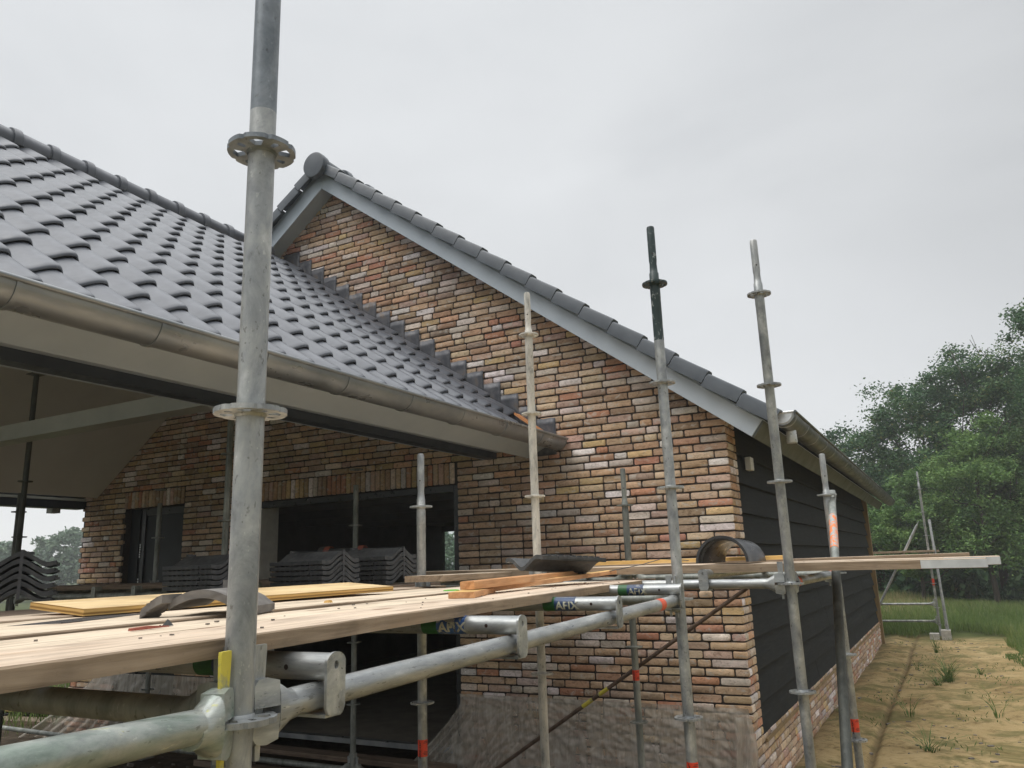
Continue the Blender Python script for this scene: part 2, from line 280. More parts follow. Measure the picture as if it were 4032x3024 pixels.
# ------------------------------------------------------------------ mesh helpers
class MB:
    """collects vertices and faces (with a material slot each) for one mesh"""
    def __init__(s): s.v = []; s.f = []; s.m = []
    def add(s, vs, fs, mi=0):
        o = len(s.v); s.v += [tuple(p) for p in vs]
        for f in fs: s.f.append([i + o for i in f]); s.m.append(mi)
    def box(s, x0, x1, y0, y1, z0, z1, mi=0, T=None, top=None):
        vs = [(x0, y0, z0), (x1, y0, z0), (x1, y1, z0), (x0, y1, z0), (x0, y0, z1), (x1, y0, z1), (x1, y1, z1), (x0, y1, z1)]
        if T is not None: vs = [T @ Vector(p) for p in vs]
        o = len(s.v); s.v += [tuple(p) for p in vs]
        for k, f in enumerate([(0, 3, 2, 1), (4, 5, 6, 7), (0, 1, 5, 4), (1, 2, 6, 5), (2, 3, 7, 6), (3, 0, 4, 7)]):
            s.f.append([i + o for i in f]); s.m.append(top if (k == 1 and top is not None) else mi)
    def tube(s, p0, p1, r, n=16, mi=0, r1=None, cap=True):
        p0 = Vector(p0); p1 = Vector(p1); r1 = r if r1 is None else r1
        d = (p1 - p0).normalized(); a = d.orthogonal().normalized(); b = d.cross(a)
        o = len(s.v)
        for p, q in ((p0, r), (p1, r1)):
            for k in range(n):
                t = 2 * PI * k / n; s.v.append(tuple(p + (a * math.cos(t) + b * math.sin(t)) * q))
        for k in range(n):
            s.f.append([o + k, o + (k + 1) % n, o + n + (k + 1) % n, o + n + k]); s.m.append(mi)
        if cap:
            s.f.append([o + k for k in reversed(range(n))]); s.m.append(mi)
            s.f.append([o + n + k for k in range(n)]); s.m.append(mi)
    def lathe(s, x, y, prof, n=24, mi=0, cap=True):
        o = len(s.v)
        for z, r in prof:
            for k in range(n):
                t = 2 * PI * k / n; s.v.append((x + r * math.cos(t), y + r * math.sin(t), z))
        for i in range(len(prof) - 1):
            for k in range(n):
                a = o + i * n
                s.f.append([a + k, a + (k + 1) % n, a + n + (k + 1) % n, a + n + k]); s.m.append(mi)
        if cap:
            s.f.append([o + k for k in reversed(range(n))]); s.m.append(mi)
            e = o + (len(prof) - 1) * n; s.f.append([e + k for k in range(n)]); s.m.append(mi)
    def loft(s, rings, mi=0, close=True, cap=True):
        o = len(s.v); n = len(rings[0])
        for rg in rings: s.v += [tuple(p) for p in rg]
        for i in range(len(rings) - 1):
            for k in range(n if close else n - 1):
                a = o + i * n; s.f.append([a + k, a + (k + 1) % n, a + n + (k + 1) % n, a + n + k]); s.m.append(mi)
        if cap:
            s.f.append([o + k for k in reversed(range(n))]); s.m.append(mi)
            e = o + (len(rings) - 1) * n; s.f.append([e + k for k in range(n)]); s.m.append(mi)
    def prism(s, loop, holes, d, mi=0, T=None):
        """extrude a 2-D outline (with holes) along +z by d"""
        loops = [[Vector((p[0], p[1], 0)) for p in l] for l in [loop] + holes]
        tris = tessellate_polygon(loops); flat = [p for l in loops for p in l]; n = len(flat)
        vs = [Vector((p.x, p.y, 0)) for p in flat] + [Vector((p.x, p.y, d)) for p in flat]
        if T is not None: vs = [T @ p for p in vs]
        fs = []
        for t in tris:
            a, b_, c = [flat[i] for i in t]
            cr = (b_ - a).cross(c - a).z
            t = list(t) if cr > 0 else list(reversed(t))
            fs.append([i + n for i in t]); fs.append(list(reversed(t)))
        o = 0
        for l in loops:
            m = len(l)
            for k in range(m): fs.append([o + k, o + (k + 1) % m, o + n + (k + 1) % m, o + n + k])
            o += m
        s.add(vs, fs, mi)
    def build(s, name, mats, parent=None, smooth=None, bevel=0, recalc=True):
        me = bpy.data.meshes.new(name); me.from_pydata(s.v, [], s.f)
        if not isinstance(mats, (list, tuple)): mats = [mats]
        for m in mats: me.materials.append(m)
        if len(mats) > 1: me.polygons.foreach_set('material_index', s.m)
        if recalc:
            bm = bmesh.new(); bm.from_mesh(me); bmesh.ops.recalc_face_normals(bm, faces=bm.faces); bm.to_mesh(me); bm.free()
        if smooth:
            me.polygons.foreach_set('use_smooth', [True] * len(me.polygons))
            me.set_sharp_from_angle(angle=R(smooth))
        o = bpy.data.objects.new(name, me); C.objects.link(o)
        if parent: o.parent = parent
        if bevel:
            md = o.modifiers.new('bevel', 'BEVEL'); md.width = bevel; md.segments = 2; md.limit_method = 'ANGLE'; md.angle_limit = R(40)
        return o
def tag(o, label, cat, group=None, kind=None):
    if label: o['label'] = label
    if cat: o['category'] = cat
    if group: o['group'] = group
    if kind: o['kind'] = kind
    return o
def empty(name, loc, label, cat, group=None):
    o = bpy.data.objects.new(name, None); C.objects.link(o); o.location = loc; o.empty_display_size = .1
    return tag(o, label, cat, group)
def into(parent, o):
    """parent without moving (geometry was made in world coordinates)"""
    o.parent = parent; o.matrix_parent_inverse = Matrix.Translation(-parent.location) if parent.location.length else Matrix()
    return o

# ------------------------------------------------------------------ camera
cam = bpy.data.cameras.new('camera'); cam.sensor_fit = 'HORIZONTAL'; cam.sensor_width = 36
cam.lens = 3086.47 / 4032 * 36; cam.clip_start = .05; cam.clip_end = 2000
co = bpy.data.objects.new('camera', cam); C.objects.link(co); SC.camera = co
w = (.227737076, -.033974821, -.493604661)
def rot(rx, ry, rz):
    cy, sy, cp, sp, cr, sr = math.cos(rz), math.sin(rz), math.cos(rx), math.sin(rx), math.cos(ry), math.sin(ry)
    f = Vector((sy * cp, cy * cp, sp)); r = Vector((cy, -sy, 0)); u = r.cross(f)
    return cr * r + sr * u, -sr * r + cr * u, f
cr_, cu_, cf_ = rot(*w)
mt = Matrix.Identity(4)
for i in range(3): mt[i][0] = cr_[i]; mt[i][1] = cu_[i]; mt[i][2] = -cf_[i]
mt.translation = Vector((1.41769, -6.13848, -1.01884)); co.matrix_world = mt

# ------------------------------------------------------------------ world and sun
wd = bpy.data.worlds.new('World'); SC.world = wd; wd.use_nodes = True
nt = wd.node_tree; bg = nt.nodes['Background']; bg.inputs['Strength'].default_value = .1
sky = nt.nodes.new('ShaderNodeTexSky'); sky.sky_type = 'NISHITA'; sky.sun_disc = False
SUN_EL, SUN_AZ = R(58), R(215)
sky.sun_elevation = SUN_EL; sky.sun_rotation = SUN_AZ
tc = nt.nodes.new('ShaderNodeTexCoord'); sp = nt.nodes.new('ShaderNodeSeparateXYZ'); nt.links.new(tc.outputs['Generated'], sp.inputs[0])
rz = ramp(nt, [(0., (.30, .30, .30)), (.02, (.70, .705, .712)), (.12, (.65, .658, .667)), (.35, (.58, .592, .602)), (.68, (.625, .64, .652)), (.82, (1.8, 1.83, 1.86)), (1., (3.0, 3.0, 3.0))])
nt.links.new(sp.outputs['Z'], rz.inputs['Fac'])
# the ramp clamps at 1, so colours are stored at a third and scaled below
for e in rz.color_ramp.elements: e.color = [c / 3 for c in e.color[:3]] + [1]
mp = nt.nodes.new('ShaderNodeMapping'); mp.inputs['Scale'].default_value = (1, 1, 2.4); nt.links.new(tc.outputs['Generated'], mp.inputs[0])
cn = noise_tex(nt, 1.7, 5, .5, mp.outputs[0], .5)
crp = ramp(nt, [(.3, (.88, .884, .89)), (.5, (.99, .99, .99)), (.72, (1.07, 1.07, 1.07))])
nt.links.new(cn.outputs['Fac'], crp.inputs['Fac'])
for e in crp.color_ramp.elements: e.color = [c / 1.2 for c in e.color[:3]] + [1]
mx = nt.nodes.new('ShaderNodeMix'); mx.data_type = 'RGBA'; mx.blend_type = 'MULTIPLY'; mx.inputs['Factor'].default_value = 1
nt.links.new(rz.outputs['Color'], mx.inputs[6]); nt.links.new(crp.outputs['Color'], mx.inputs[7])
# brighter patch of thin cloud towards the gable
dt = nt.nodes.new('ShaderNodeVectorMath'); dt.operation = 'DOT_PRODUCT'; nt.links.new(tc.outputs['Generated'], dt.inputs[0])
dt.inputs[1].default_value = Vector((-.62, .68, .36)).normalized()
mr = nt.nodes.new('ShaderNodeMapRange'); mr.interpolation_type = 'SMOOTHSTEP'; mr.inputs['From Min'].default_value = .55; mr.inputs['From Max'].default_value = 1
mr.inputs['To Min'].default_value = 35; mr.inputs['To Max'].default_value = 45; nt.links.new(dt.outputs['Value'], mr.inputs['Value'])
sc = nt.nodes.new('ShaderNodeVectorMath'); sc.operation = 'SCALE'; nt.links.new(mx.outputs[2], sc.inputs[0]); nt.links.new(mr.outputs['Result'], sc.inputs['Scale'])
m2 = nt.nodes.new('ShaderNodeMix'); m2.data_type = 'RGBA'; m2.inputs['Factor'].default_value = .93
nt.links.new(sky.outputs['Color'], m2.inputs[6]); nt.links.new(sc.outputs['Vector'], m2.inputs[7])
nt.links.new(m2.outputs[2], bg.inputs['Color'])
sl = bpy.data.lights.new('sun', 'SUN'); sl.energy = 1.5; sl.angle = R(40); sl.color = (1, .97, .92)
so = bpy.data.objects.new('sun', sl); C.objects.link(so)
# Blender's sky sun_rotation: 0 = +Y, clockwise
sd = Vector((math.sin(SUN_AZ) * math.cos(SUN_EL), math.cos(SUN_AZ) * math.cos(SUN_EL), math.sin(SUN_EL)))
so.rotation_euler = sd.to_track_quat('Z', 'Y').to_euler()
SC.view_settings.view_transform = 'Standard'; SC.view_settings.look = 'None'; SC.view_settings.exposure = 0.09; SC.view_settings.gamma = 1

# ------------------------------------------------------------------ ground
def hfun(x, y):
    base = .012 * noise.noise(Vector((x * 4.3, y * 3.1, 7))) + .035 * noise.noise(Vector((x * .5, y * .5, 0))) + .02 * noise.noise(Vector((x * 2.1, y * 2.1, 3)))
    rut = -.045 * math.exp(-((x - .545 - .012 * math.sin(y)) / .035) ** 2) if -2 < y < 12 else 0
    bank = .10 * max(0, min(1, (x - 1.6) / 1.5)) + .04 * math.exp(-((x - .15) / .18) ** 2)
    return base + rut + bank
mb = MB()
xs = [-900, -300, -120, -60, -30, -20] + [-15 + .5 * i for i in range(28)] + [-1 + .09 * i for i in range(15)] + [.35 + .02 * i for i in range(20)] + [.76 + .09 * i for i in range(36)] + [4.04 + .5 * i for i in range(20)] + [16, 20, 30, 60, 120, 300, 900]
ys = [-900, -200, -60, -30, -15] + [-10 + .5 * i for i in range(18)] + [-1 + .16 * i for i in range(100)] + [15 + 1. * i for i in range(25)] + [45, 60, 90, 140, 300, 900]
vs = [(x, y, G + hfun(x, y)) for y in ys for x in xs]; nx = len(xs)
mb.add(vs, [[j * nx + i, j * nx + i + 1, (j + 1) * nx + i + 1, (j + 1) * nx + i] for j in range(len(ys) - 1) for i in range(nx - 1)])
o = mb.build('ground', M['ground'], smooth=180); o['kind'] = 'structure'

# ------------------------------------------------------------------ the house
TAN = .745; AX = -4.05; AZ = 3.05             # gable slope, apex of fascia underside
def gz(x): return AZ - TAN * abs(x - AX)
HOUSE = empty('brick_house', (-4, 0, G), 'brick gable house with dark tiled roofs, black boarded side and an open veranda wing', 'house')
def hp(o): return into(HOUSE, o)
COLS = [((.49, .355, .215), 7), ((.53, .415, .27), 6), ((.43, .315, .20), 4), ((.50, .325, .195), 3), ((.49, .26, .155), 1.9), ((.54, .405, .20), 1.6), ((.60, .53, .43), 3.5), ((.70, .66, .60), 2.6), ((.37, .28, .20), 1.6), ((.50, .36, .27), 2.5), ((.45, .235, .155), .6)]
CW = [c[1] for c in COLS]
class Bricks:
    def __init__(s): s.mb = MB(); s.col = []
    def brick(s, a0, a1, z0, z1, frame, prot=0.):
        """frame maps (along, out, z); out=0 face plane, negative outward"""
        c = random.choices(COLS, CW)[0][0]; k = random.uniform(.82, 1.16); gm_ = sum(c) / 3; k *= random.choice((.88, 1, 1, 1.1)); c = tuple(min(1, (q * .96 + gm_ * .04) * k * random.uniform(.97, 1.03)) for q in (c[0] * 1.0, c[1] * .955, c[2] * 1.02))
        j = lambda q: random.uniform(-q, q)
        a0 += j(.002); a1 += j(.002); z0 += j(.0015); z1 += j(.0015)
        rings = []; wv = [j(.0022) for _ in range(4)]
        e = random.uniform(.004, .009)
        for out, ins in ((.03, 0), (.006, 0), (.0015, .0015), (0. + j(.002) - prot, .0045)):
            x0, x1, y0, y1 = a0 + ins, a1 - ins, z0 + ins * .8, z1 - ins * .8; q = e
            xa, xb = x0 * .66 + x1 * .34, x0 * .33 + x1 * .67
            pts = [(x0 + q, y0), (xa, y0 + wv[0]), (xb, y0 + wv[1]), (x1 - q, y0), (x1, y0 + q), (x1, y1 - q), (x1 - q, y1), (xb, y1 + wv[2]), (xa, y1 + wv[3]), (x0 + q, y1), (x0, y1 - q), (x0, y0 + q)]
            rings.append([frame(p[0] + j(.0006), out + j(.0015) * (ins > .004), p[1] + j(.0008)) for p in pts])
        o = len(s.mb.v); s.mb.loft(rings, cap=False); n = len(s.mb.v)
        s.mb.f.append([n - 12 + i for i in range(12)]); s.mb.m.append(0)
        s.col += [c] * (n - o)
    def course(s, a0, a1, z0, z1, frame, skip=(), toe0=None, toe1=None, par=0):
        x = a0 + (0 if toe0 is None else toe0); first = True
        while x < a1 - .03:
            L = .21 if random.random() < .8 else .10
            if first: L = random.choice([.21, .155, .10]) if toe0 is None else (.21 if par else .10)
            first = False
            e = min(x + L, a1)
            if a1 - e < .06: e = a1
            ok = True
            for (s0, s1, t0, t1) in skip:
                if z1 > t0 + .002 and z0 < t1 - .002:
                    if x < s1 and e > s0:
                        if x < s0 - .04: s.brick(x, s0, z0, z1, frame)
                        x = s1; ok = False; first = True; break
            if ok:
                s.brick(x, e, z0, z1, frame); x = e + .0125
    def build(s, name):
        o = s.mb.build(name, M['brick'], smooth=50, recalc=True)
        ca = o.data.color_attributes.new('Col', 'FLOAT_COLOR', 'POINT')
        arr = np.ones((len(s.col), 4), dtype=np.float32); arr[:, :3] = np.array(s.col); ca.data.foreach_set('color', arr.ravel())
        return o
WO = (-5.12, -2.493, -9, -.262)      # wide opening
DO = (-7.236, -6.192, -9, -.205)     # door
front = lambda a, o, z: (a, o, z)
side = lambda a, o, z: (-o, a, z)
CH = .0625; BH = .0497
B1 = Bricks()
k = -50
while True:
    zt = -CH * k - .0064; zb = zt - BH; k += 1
    if zt < G - .05: break
    xl = max(-8.05, AX - (AZ + .10 - zb) / TAN); xr = min(0, AX + (AZ + .10 - zb) / TAN)
    if xr - xl < .1: continue
    even = k % 2
    if xl <= -8.049: xl += .0 if even else .055
    corner = xr > -.001
    B1.course(xl, xr, zb, zt, front, skip=[WO, DO, (WO[0] - .0, WO[1], -.262, -.062), (DO[0] - .01, DO[1] + .01, -.205, -.005)])
    # corner return and plinth on the side wall
    if zt < .12:
        if zb < -2.36: B1.course((.055 if even else .11) - .05, 11.35, zb, zt, side)
        else:
            B1.course(.008, .30 - (0 if even else .0), zb, zt, side)
def soldier(x0, x1, z0, z1):
    x = x0
    while x < x1 - .02:
        e = min(x + .0505, x1); B1.brick(x, e, z0 + .004, z1 - .004, front); x = e + .0115
soldier(WO[0], WO[1] - .004, -.262, -.062); soldier(DO[0] - .01, DO[1] + .01, -.205, -.005)
wall = hp(B1.build('brick_wall'))
# mortar body behind the bricks
mb = MB()
def gable_strip(x0, x1, zb):
    n = max(1, int((x1 - x0) / .4)); 
    for i in range(n):
        a = x0 + (x1 - x0) * i / n; b = x0 + (x1 - x0) * (i + 1) / n
        za, zbb = gz(a) + .08, gz(b) + .08
        mb.add([(a, .013, zb), (b, .013, zb), (b, .013, zbb), (a, .013, za), (a, .31, zb), (b, .31, zb), (b, .31, zbb), (a, .31, za)],
               [(0, 1, 2, 3), (7, 6, 5, 4), (0, 4, 5, 1), (3, 2, 6, 7), (0, 3, 7, 4), (1, 5, 6, 2)])
gable_strip(-8.03, DO[0], G - .1); gable_strip(DO[0], DO[1], DO[3] + .004); gable_strip(DO[1], WO[0], G - .1)
gable_strip(WO[0], WO[1], WO[3] + .004); gable_strip(WO[1], AX, G - .1) if WO[1] < AX else None
gable_strip(WO[1], -.013, G - .1)
mb.box(-.3, -.013, .30, 11.34, G - .1, -2.345)
hp(mb.build('mortar_joints', M['mortar'], recalc=False))
# interior: dark room seen through the wide opening
mb = MB()
mb.box(-7.97, -.35, .32, 8.0, -2.66, -2.60, 1)               # floor
mb.box(-8.0, -.3, .31, 8.1, -.16, -.10, 0)                   # ceiling
mb.box(-8.05, -7.97, .31, 7.95, -2.6, -.16, 0)
mb.box(-.38, -.30, .31, 8.05, -2.6, -.16, 0)
for a, b in ((-7.95, -7.99),): pass
W1 = (-8.04 + .1, -7.6)                                      # rear window next to the left wall (patched below)
RW = (-7.96, -7.66, -1.9, -.27)
mb.box(-7.97, RW[0], 7.95, 8.05, -2.6, -.16, 0); mb.box(RW[1], -.35, 7.95, 8.05, -2.6, -.16, 0)
mb.box(RW[0], RW[1], 7.95, 8.05, -2.6, RW[2], 0); mb.box(RW[0], RW[1], 7.95, 8.05, RW[3], -.16, 0)
for y in (1.2, 2.4, 3.6, 4.8): mb.box(-7.9, -.4, y, y + .07, -.28, -.165, 0)   # joists
hp(mb.build('interior_room', [M['room'], M['room_floor']]))
mb = MB(); mb.box(RW[0] + .002, RW[1] - .002, 8.0, 8.006, RW[2], RW[3]); hp(mb.build('rear_window', M['glass']))
mb = MB(); mb.box(-5.115, -5.02, .05, .30, -2.6, -.27); hp(mb.build('white_reveal', M['white']))
mb = MB(); mb.box(WO[1] - .062, WO[1] - .004, .03, .10, -2.55, -.27); mb.box(WO[0] + .1, WO[1] - .066, .03, .10, -.33, -.27)
hp(mb.build('opening_frame', M['door']))
mb = MB(); mb.box(WO[0], WO[1] - .06, -.06, .02, -2.565, -2.52); hp(mb.build('threshold_strip', M['zinc']))
# front door / window with dark panels
mb = MB()
mb.box(DO[0], DO[1], .14, .20, -2.6, DO[3], 0)
mb.box(DO[0] + .003, DO[0] + .16, .10, .139, -2.6, DO[3] - .005, 0)
d = mb.build('front_door', M['glass_dark']); hp(d)
for z in (-.62, -1.02):
    mb = MB(); mb.box(DO[0] + .1755, DO[0] + .1895, .1125, .1135, z - .165, z, 1)
    for q in range(6): mb.box(DO[0] + .175, DO[0] + .19, .107, .112, z - .028 * q - .02, z - .028 * q, 0)
    h = mb.build('door_hinge', [M['zinc_new'], M['door']]); h.parent = d
mb = MB(); mb.box(DO[0] + .17, DO[0] + .24, .118, .139, -2.6, DO[3] - .006); mb.box(DO[1] - .08, DO[1] - .003, .118, .139, -2.6, DO[3] - .006)
mb.box(DO[0] + .25, DO[1] - .09, .118, .139, DO[3] - .08, DO[3] - .006)
h = mb.build('door_frame', M['door']); h.parent = d
# side wall: lapped black cladding
mb = MB(); zb = -2.345; i = 0
while zb < .25:
    zt = min(zb + .24, .3); L = [.30, 3.3 + (i * 1.7) % 2.2, 7.2 + (i * 1.3) % 2, 11.30]
    for q in range(3):
        y0, y1 = L[q] + .002, L[q + 1] - .002
        vs = [(-.001, y0, zb), (-.001, y1, zb), (-.042, y1, zt + .01), (-.042, y0, zt + .01), (-.06, y0, zb), (-.06, y1, zb), (-.06, y1, zt + .01), (-.06, y0, zt + .01)]
        mb.add(vs, [(0, 1, 2, 3), (4, 7, 6, 5), (0, 4, 5, 1), (3, 2, 6, 7), (0, 3, 7, 4), (1, 5, 6, 2)])
    zb += .24; i += 1
mb.box(-.30, -.0601, .31, 11.3, -2.345, .3)
hp(mb.build('side_cladding', M['clad'], bevel=.003))
mb = MB(); mb.box(.004, .02, .32, 11.3, -2.372, -2.346); hp(mb.build('cladding_drip_batten', M['mdf']))
mb = MB(); mb.box(-.10, .05, 11.32, 11.44, G - .05, .12); hp(mb.build('corner_post', M['mdf'], bevel=.004))
mb = MB(); mb.box(-.004, .045, .60, .72, -.30, -.19)
o = mb.build('wall_lamp_box', M['white'], bevel=.006); hp(o)
mb = MB()
# roof shell of the gable house (slabs), fascia boards, soffits
def slope_pts(s0, s1, up):
    pass
mb = MB()
YF, YB = -.185, 11.6
for sgn in (1, -1):
    xe = AX + sgn * 4.30
    a = (AX, AZ + .03); b = (xe, AZ + .03 - TAN * 4.30); t = .19
    for (y0, y1) in ((YF, YB),):
        mb.add([(a[0], y0, a[1]), (b[0], y0, b[1]), (b[0] + sgn * .075, y0, b[1] + .105), (a[0], y0, a[1] + t * 1.25),
                (a[0], y1, a[1]), (b[0], y1, b[1]), (b[0] + sgn * .075, y1, b[1] + .105), (a[0], y1, a[1] + t * 1.25)],
               [(0, 1, 2, 3), (7, 6, 5, 4), (0, 4, 5, 1), (3, 2, 6, 7), (0, 3, 7, 4), (1, 5, 6, 2)])
hp(mb.build('roof_soffit', M['soffit']))
for sgn in (1, -1):
    mb = MB(); xe = AX + sgn * 4.283
    b0 = (xe, AZ - TAN * 4.283); nx_, nz_ = sgn * .596 * .145, .803 * .145
    mb.add([(AX + sgn * .001, -.20, AZ), (b0[0], -.20, b0[1]), (b0[0] + nx_, -.20, b0[1] + nz_), (AX + sgn * .001, -.20, AZ + .18),
            (AX + sgn * .001, -.186, AZ), (b0[0], -.186, b0[1]), (b0[0] + nx_, -.186, b0[1] + nz_), (AX + sgn * .001, -.186, AZ + .18)],
           [(0, 1, 2, 3), (7, 6, 5, 4), (0, 4, 5, 1), (3, 2, 6, 7), (0, 3, 7, 4), (1, 5, 6, 2)])
    hp(mb.build('verge_board', M['fascia'], bevel=.002))
# verge tiles (each a separate lapped cap in one mesh per slope) plus field tiles
def verge(sgn):
    mb = MB(); ds = .308; ux, uz = sgn * .802, -.597; px, pz = sgn * .597, .802
    n = 18 if sgn > 0 else 9
    for i in range(n):
        s0 = .05 + i * ds; s1 = s0 + ds * 1.02
        ox, oz = AX, AZ + .250
        def P(s, h, y): return (ox + ux * s + px * h, y, oz + uz * s + pz * h)
        ring = []
        for s, lift in ((s0 + .004, -.010), (s0 + .03, -.007), (s1 - .020, .012), (s1 - .010, .012)):
            ring.append([P(s, -.052 + lift, -.288), P(s, .040 + lift, -.291), P(s, .054 + lift, -.284), P(s, .060 + lift, -.27), P(s, .060 + lift, -.19), P(s, .040 + lift, -.15),
                         P(s, .025 + lift, -.15), P(s, .042 + lift, -.19), P(s, .042 + lift, -.25), P(s, .022 + lift, -.272), P(s, -.052 + lift, -.272)])
        mb.loft(ring)
    return hp(mb.build('verge_tile_row', M['verge'], smooth=40))
verge(1); verge(-1)
def prof(u):
    u = u % 1.0; gq = .5 * u / .73 if u < .73 else .5 + .5 * (u - .73) / .27
    return (.5 - .5 * math.cos(2 * PI * gq)) ** 1.0
def field(name, ex, ez, sgn, y0, y1, rows, pitch, gauge, tanv, mat, jit=.002, amp=.045, sub=11, skip=None):
    """tiled slope rising from the eave (ex, ez); sgn=-1 rises towards -x"""
    mb = MB(); L = math.hypot(1, tanv); ux, uz = sgn / L, tanv / L; px, pz = -sgn * tanv / L, 1 / L
    cols = int(round((y1 - y0) / pitch))
    for r_ in range(rows):
        for c in range(cols):
            yy = y1 - (c + 1) * pitch
            if skip and skip(r_, yy): continue
            dj = random.uniform(-jit, jit) * 1.6; hj = random.uniform(-jit, jit)
            def P(s, h, y): return (ex + ux * s + px * h, y, ez + uz * s + pz * h)
            s0 = r_ * gauge + dj; s1 = s0 + gauge * 1.10
            us = [i / sub for i in range(sub + 1)]
            rings = []
            # nose underside, nose face (rounded), top surface to head
            for ds_, dh in ((.040, .0075), (.004, .007), (-.004, .013), (-.001, .021), (.008, .027), (.035, .028), (.5 * gauge, .017), (s1 - s0, .000)):
                ring = []
                for u_ in us:
                    e = 0
                    if u_ > .985: e = -.010
                    ring.append(P(s0 + ds_, dh + amp * prof(min(u_, .995)) + e + hj + .004, yy + u_ * (pitch - .002)))
                rings.append(ring)
            mb.loft(rings, close=False, cap=False)
    return hp(mb.build(name, mat, smooth=42, recalc=False))
# the gable house: right slope (seen edge-on) and left slope
field('roof_tiles', AX + 4.36, AZ + .235 - TAN * 4.36, -1, -.15, 11.6, 17, .22, .322, TAN, M['verge'], sub=6)
field('roof_tiles', AX - 4.36, AZ + .235 - TAN * 4.36, 1, -.15, 1.39, 17, .22, .322, TAN, M['verge'], sub=6)
def ridge(name, x, z, ya, yb, step, r_, mat, endcap=True):
    mb = MB(); n = int((yb - ya) / step)
    for i in range(n):
        a = ya + i * step; rings = []
        for dy, rr in ((-.02, r_ * 1.10), (.0, r_ * 1.15), (.045, r_ * 1.15), (.055, r_ * 1.02), (.06, r_), (step, r_ * .94)):
            rings.append([(x + rr * math.cos(t), a + dy, z + rr * math.sin(t) * 1.02) for t in [PI * (-.13 + 1.26 * q / 14) for q in range(15)]] +
                         [(x + (rr - .014) * math.cos(t), a + dy, z + (rr - .014) * math.sin(t) * 1.02) for t in [PI * (1.13 - 1.26 * q / 14) for q in range(15)]])
        mb.loft(rings)
    return hp(mb.build(name, mat, smooth=40))
ridge('ridge_tile_row', AX, AZ + .215, -.28, 11.5, .40, .125, M['verge'])
mb = MB()
for y, rr in ((0, 0),): pass
rings = [[(AX + rr * math.cos(2 * PI * q / 32), y, AZ + .225 + rr * math.sin(2 * PI * q / 32)) for q in range(32)] for y, rr in ((-.27, .142), (-.325, .145), (-.338, .140), (-.342, .12))]
mb.loft(rings); hp(mb.build('ridge_end_disc', M['verge'], smooth=40))
# gutters
def gutter(name, xc, z, y0, y1, r_, out, rings_y, parent=HOUSE, drop=0., endcap=None, gm='zinc'):
    """half-round gutter along Y, 'out' = +1 outer bead towards +x; drop = fall in z per metre"""
    mb = MB(); n = 14; yy = [y0 + (y1 - y0) * i / 24 for i in range(25)]
    rg = []
    for y in yy:
        zz = z + drop * (y - y0)
        pts = [(xc + r_ * math.cos(PI + PI * q / n), y, zz + r_ * math.sin(PI + PI * q / n)) for q in range(n + 1)]
        pin = [(xc + (r_ - .003) * math.cos(2 * PI - PI * q / n), y, zz + (r_ - .003) * math.sin(2 * PI - PI * q / n)) for q in range(n + 1)]
        rg.append(pts + pin)
    mb.loft(rg)
    ge = mb.build(name, M[gm], smooth=35); into(parent, ge)
    mb = MB(); mb.tube((xc + out * (r_ + .004), y0, z + .004), (xc + out * (r_ + .004), y1, z + .004 + drop * (y1 - y0)), .011, 12)
    b_ = mb.build('gutter_bead', M[gm], smooth=40); b_.parent = ge; 
    for y in rings_y:
        mb = MB(); zz = z + drop * (y - y0)
        rg = []
        for dy in (-.011, -.0095, .0095, .011):
            rr = r_ + (.0045 if abs(dy) < .01 else .001)
            pts = [(xc + rr * math.cos(PI + PI * q / 18), y + dy, zz + rr * math.sin(PI + PI * q / 18)) for q in range(19)]
            pin = [(xc + (r_ + .0005) * math.cos(2 * PI - PI * q / 18), y + dy, zz + (r_ + .0005) * math.sin(2 * PI - PI * q / 18)) for q in range(19)]
            rg.append(pts + pin)
        mb.loft(rg)
        b_ = mb.build('gutter_bracket', M['zinc'], smooth=35); b_.parent = ge
    if endcap is not None:
        mb = MB(); y = endcap
        rg = [[(xc + rr * math.cos(PI + PI * q / 20), y + dy, z + rr * math.sin(PI + PI * q / 20)) for q in range(21)] for dy, rr in ((-.006, r_ - .022), (-.006, r_ - .02), (.0, r_ - .018), (.006, r_ - .0005))]
        mb.loft(rg); mb.tube((xc - r_, y - .004, z + .006), (xc + r_ + .01, y - .004, z + .006), .010, 10)
        b_ = mb.build('gutter_end_cap', M['zinc_new'], smooth=40); b_.parent = ge
    return ge
gutter('right_gutter', .466, .005, -.215, 11.66, .092, 1, [-.13 + .56 * i for i in range(21)], endcap=-.200, gm='zinc_shaded')
mb = MB(); mb.lathe(.466, .13, [(-.175, .038), (-.17, .040), (-.07, .038)], 20); o = mb.build('downpipe_outlet', M['zinc_new'], smooth=40); hp(o)
mb = MB()      # eave board behind the right gutter
bx, bz = AX + 4.283, AZ - TAN * 4.283
mb.add([(bx, -.186, bz), (bx + .0875, -.186, bz + .117), (bx + .0875 + .012, -.186, bz + .108), (bx + .012, -.186, bz - .009),
        (bx, 11.6, bz), (bx + .0875, 11.6, bz + .117), (bx + .0875 + .012, 11.6, bz + .108), (bx + .012, 11.6, bz - .009)],
       [(0, 1, 2, 3), (7, 6, 5, 4), (0, 4, 5, 1), (3, 2, 6, 7), (0, 3, 7, 4), (1, 5, 6, 2)])
hp(mb.build('eave_board', M['eave']))

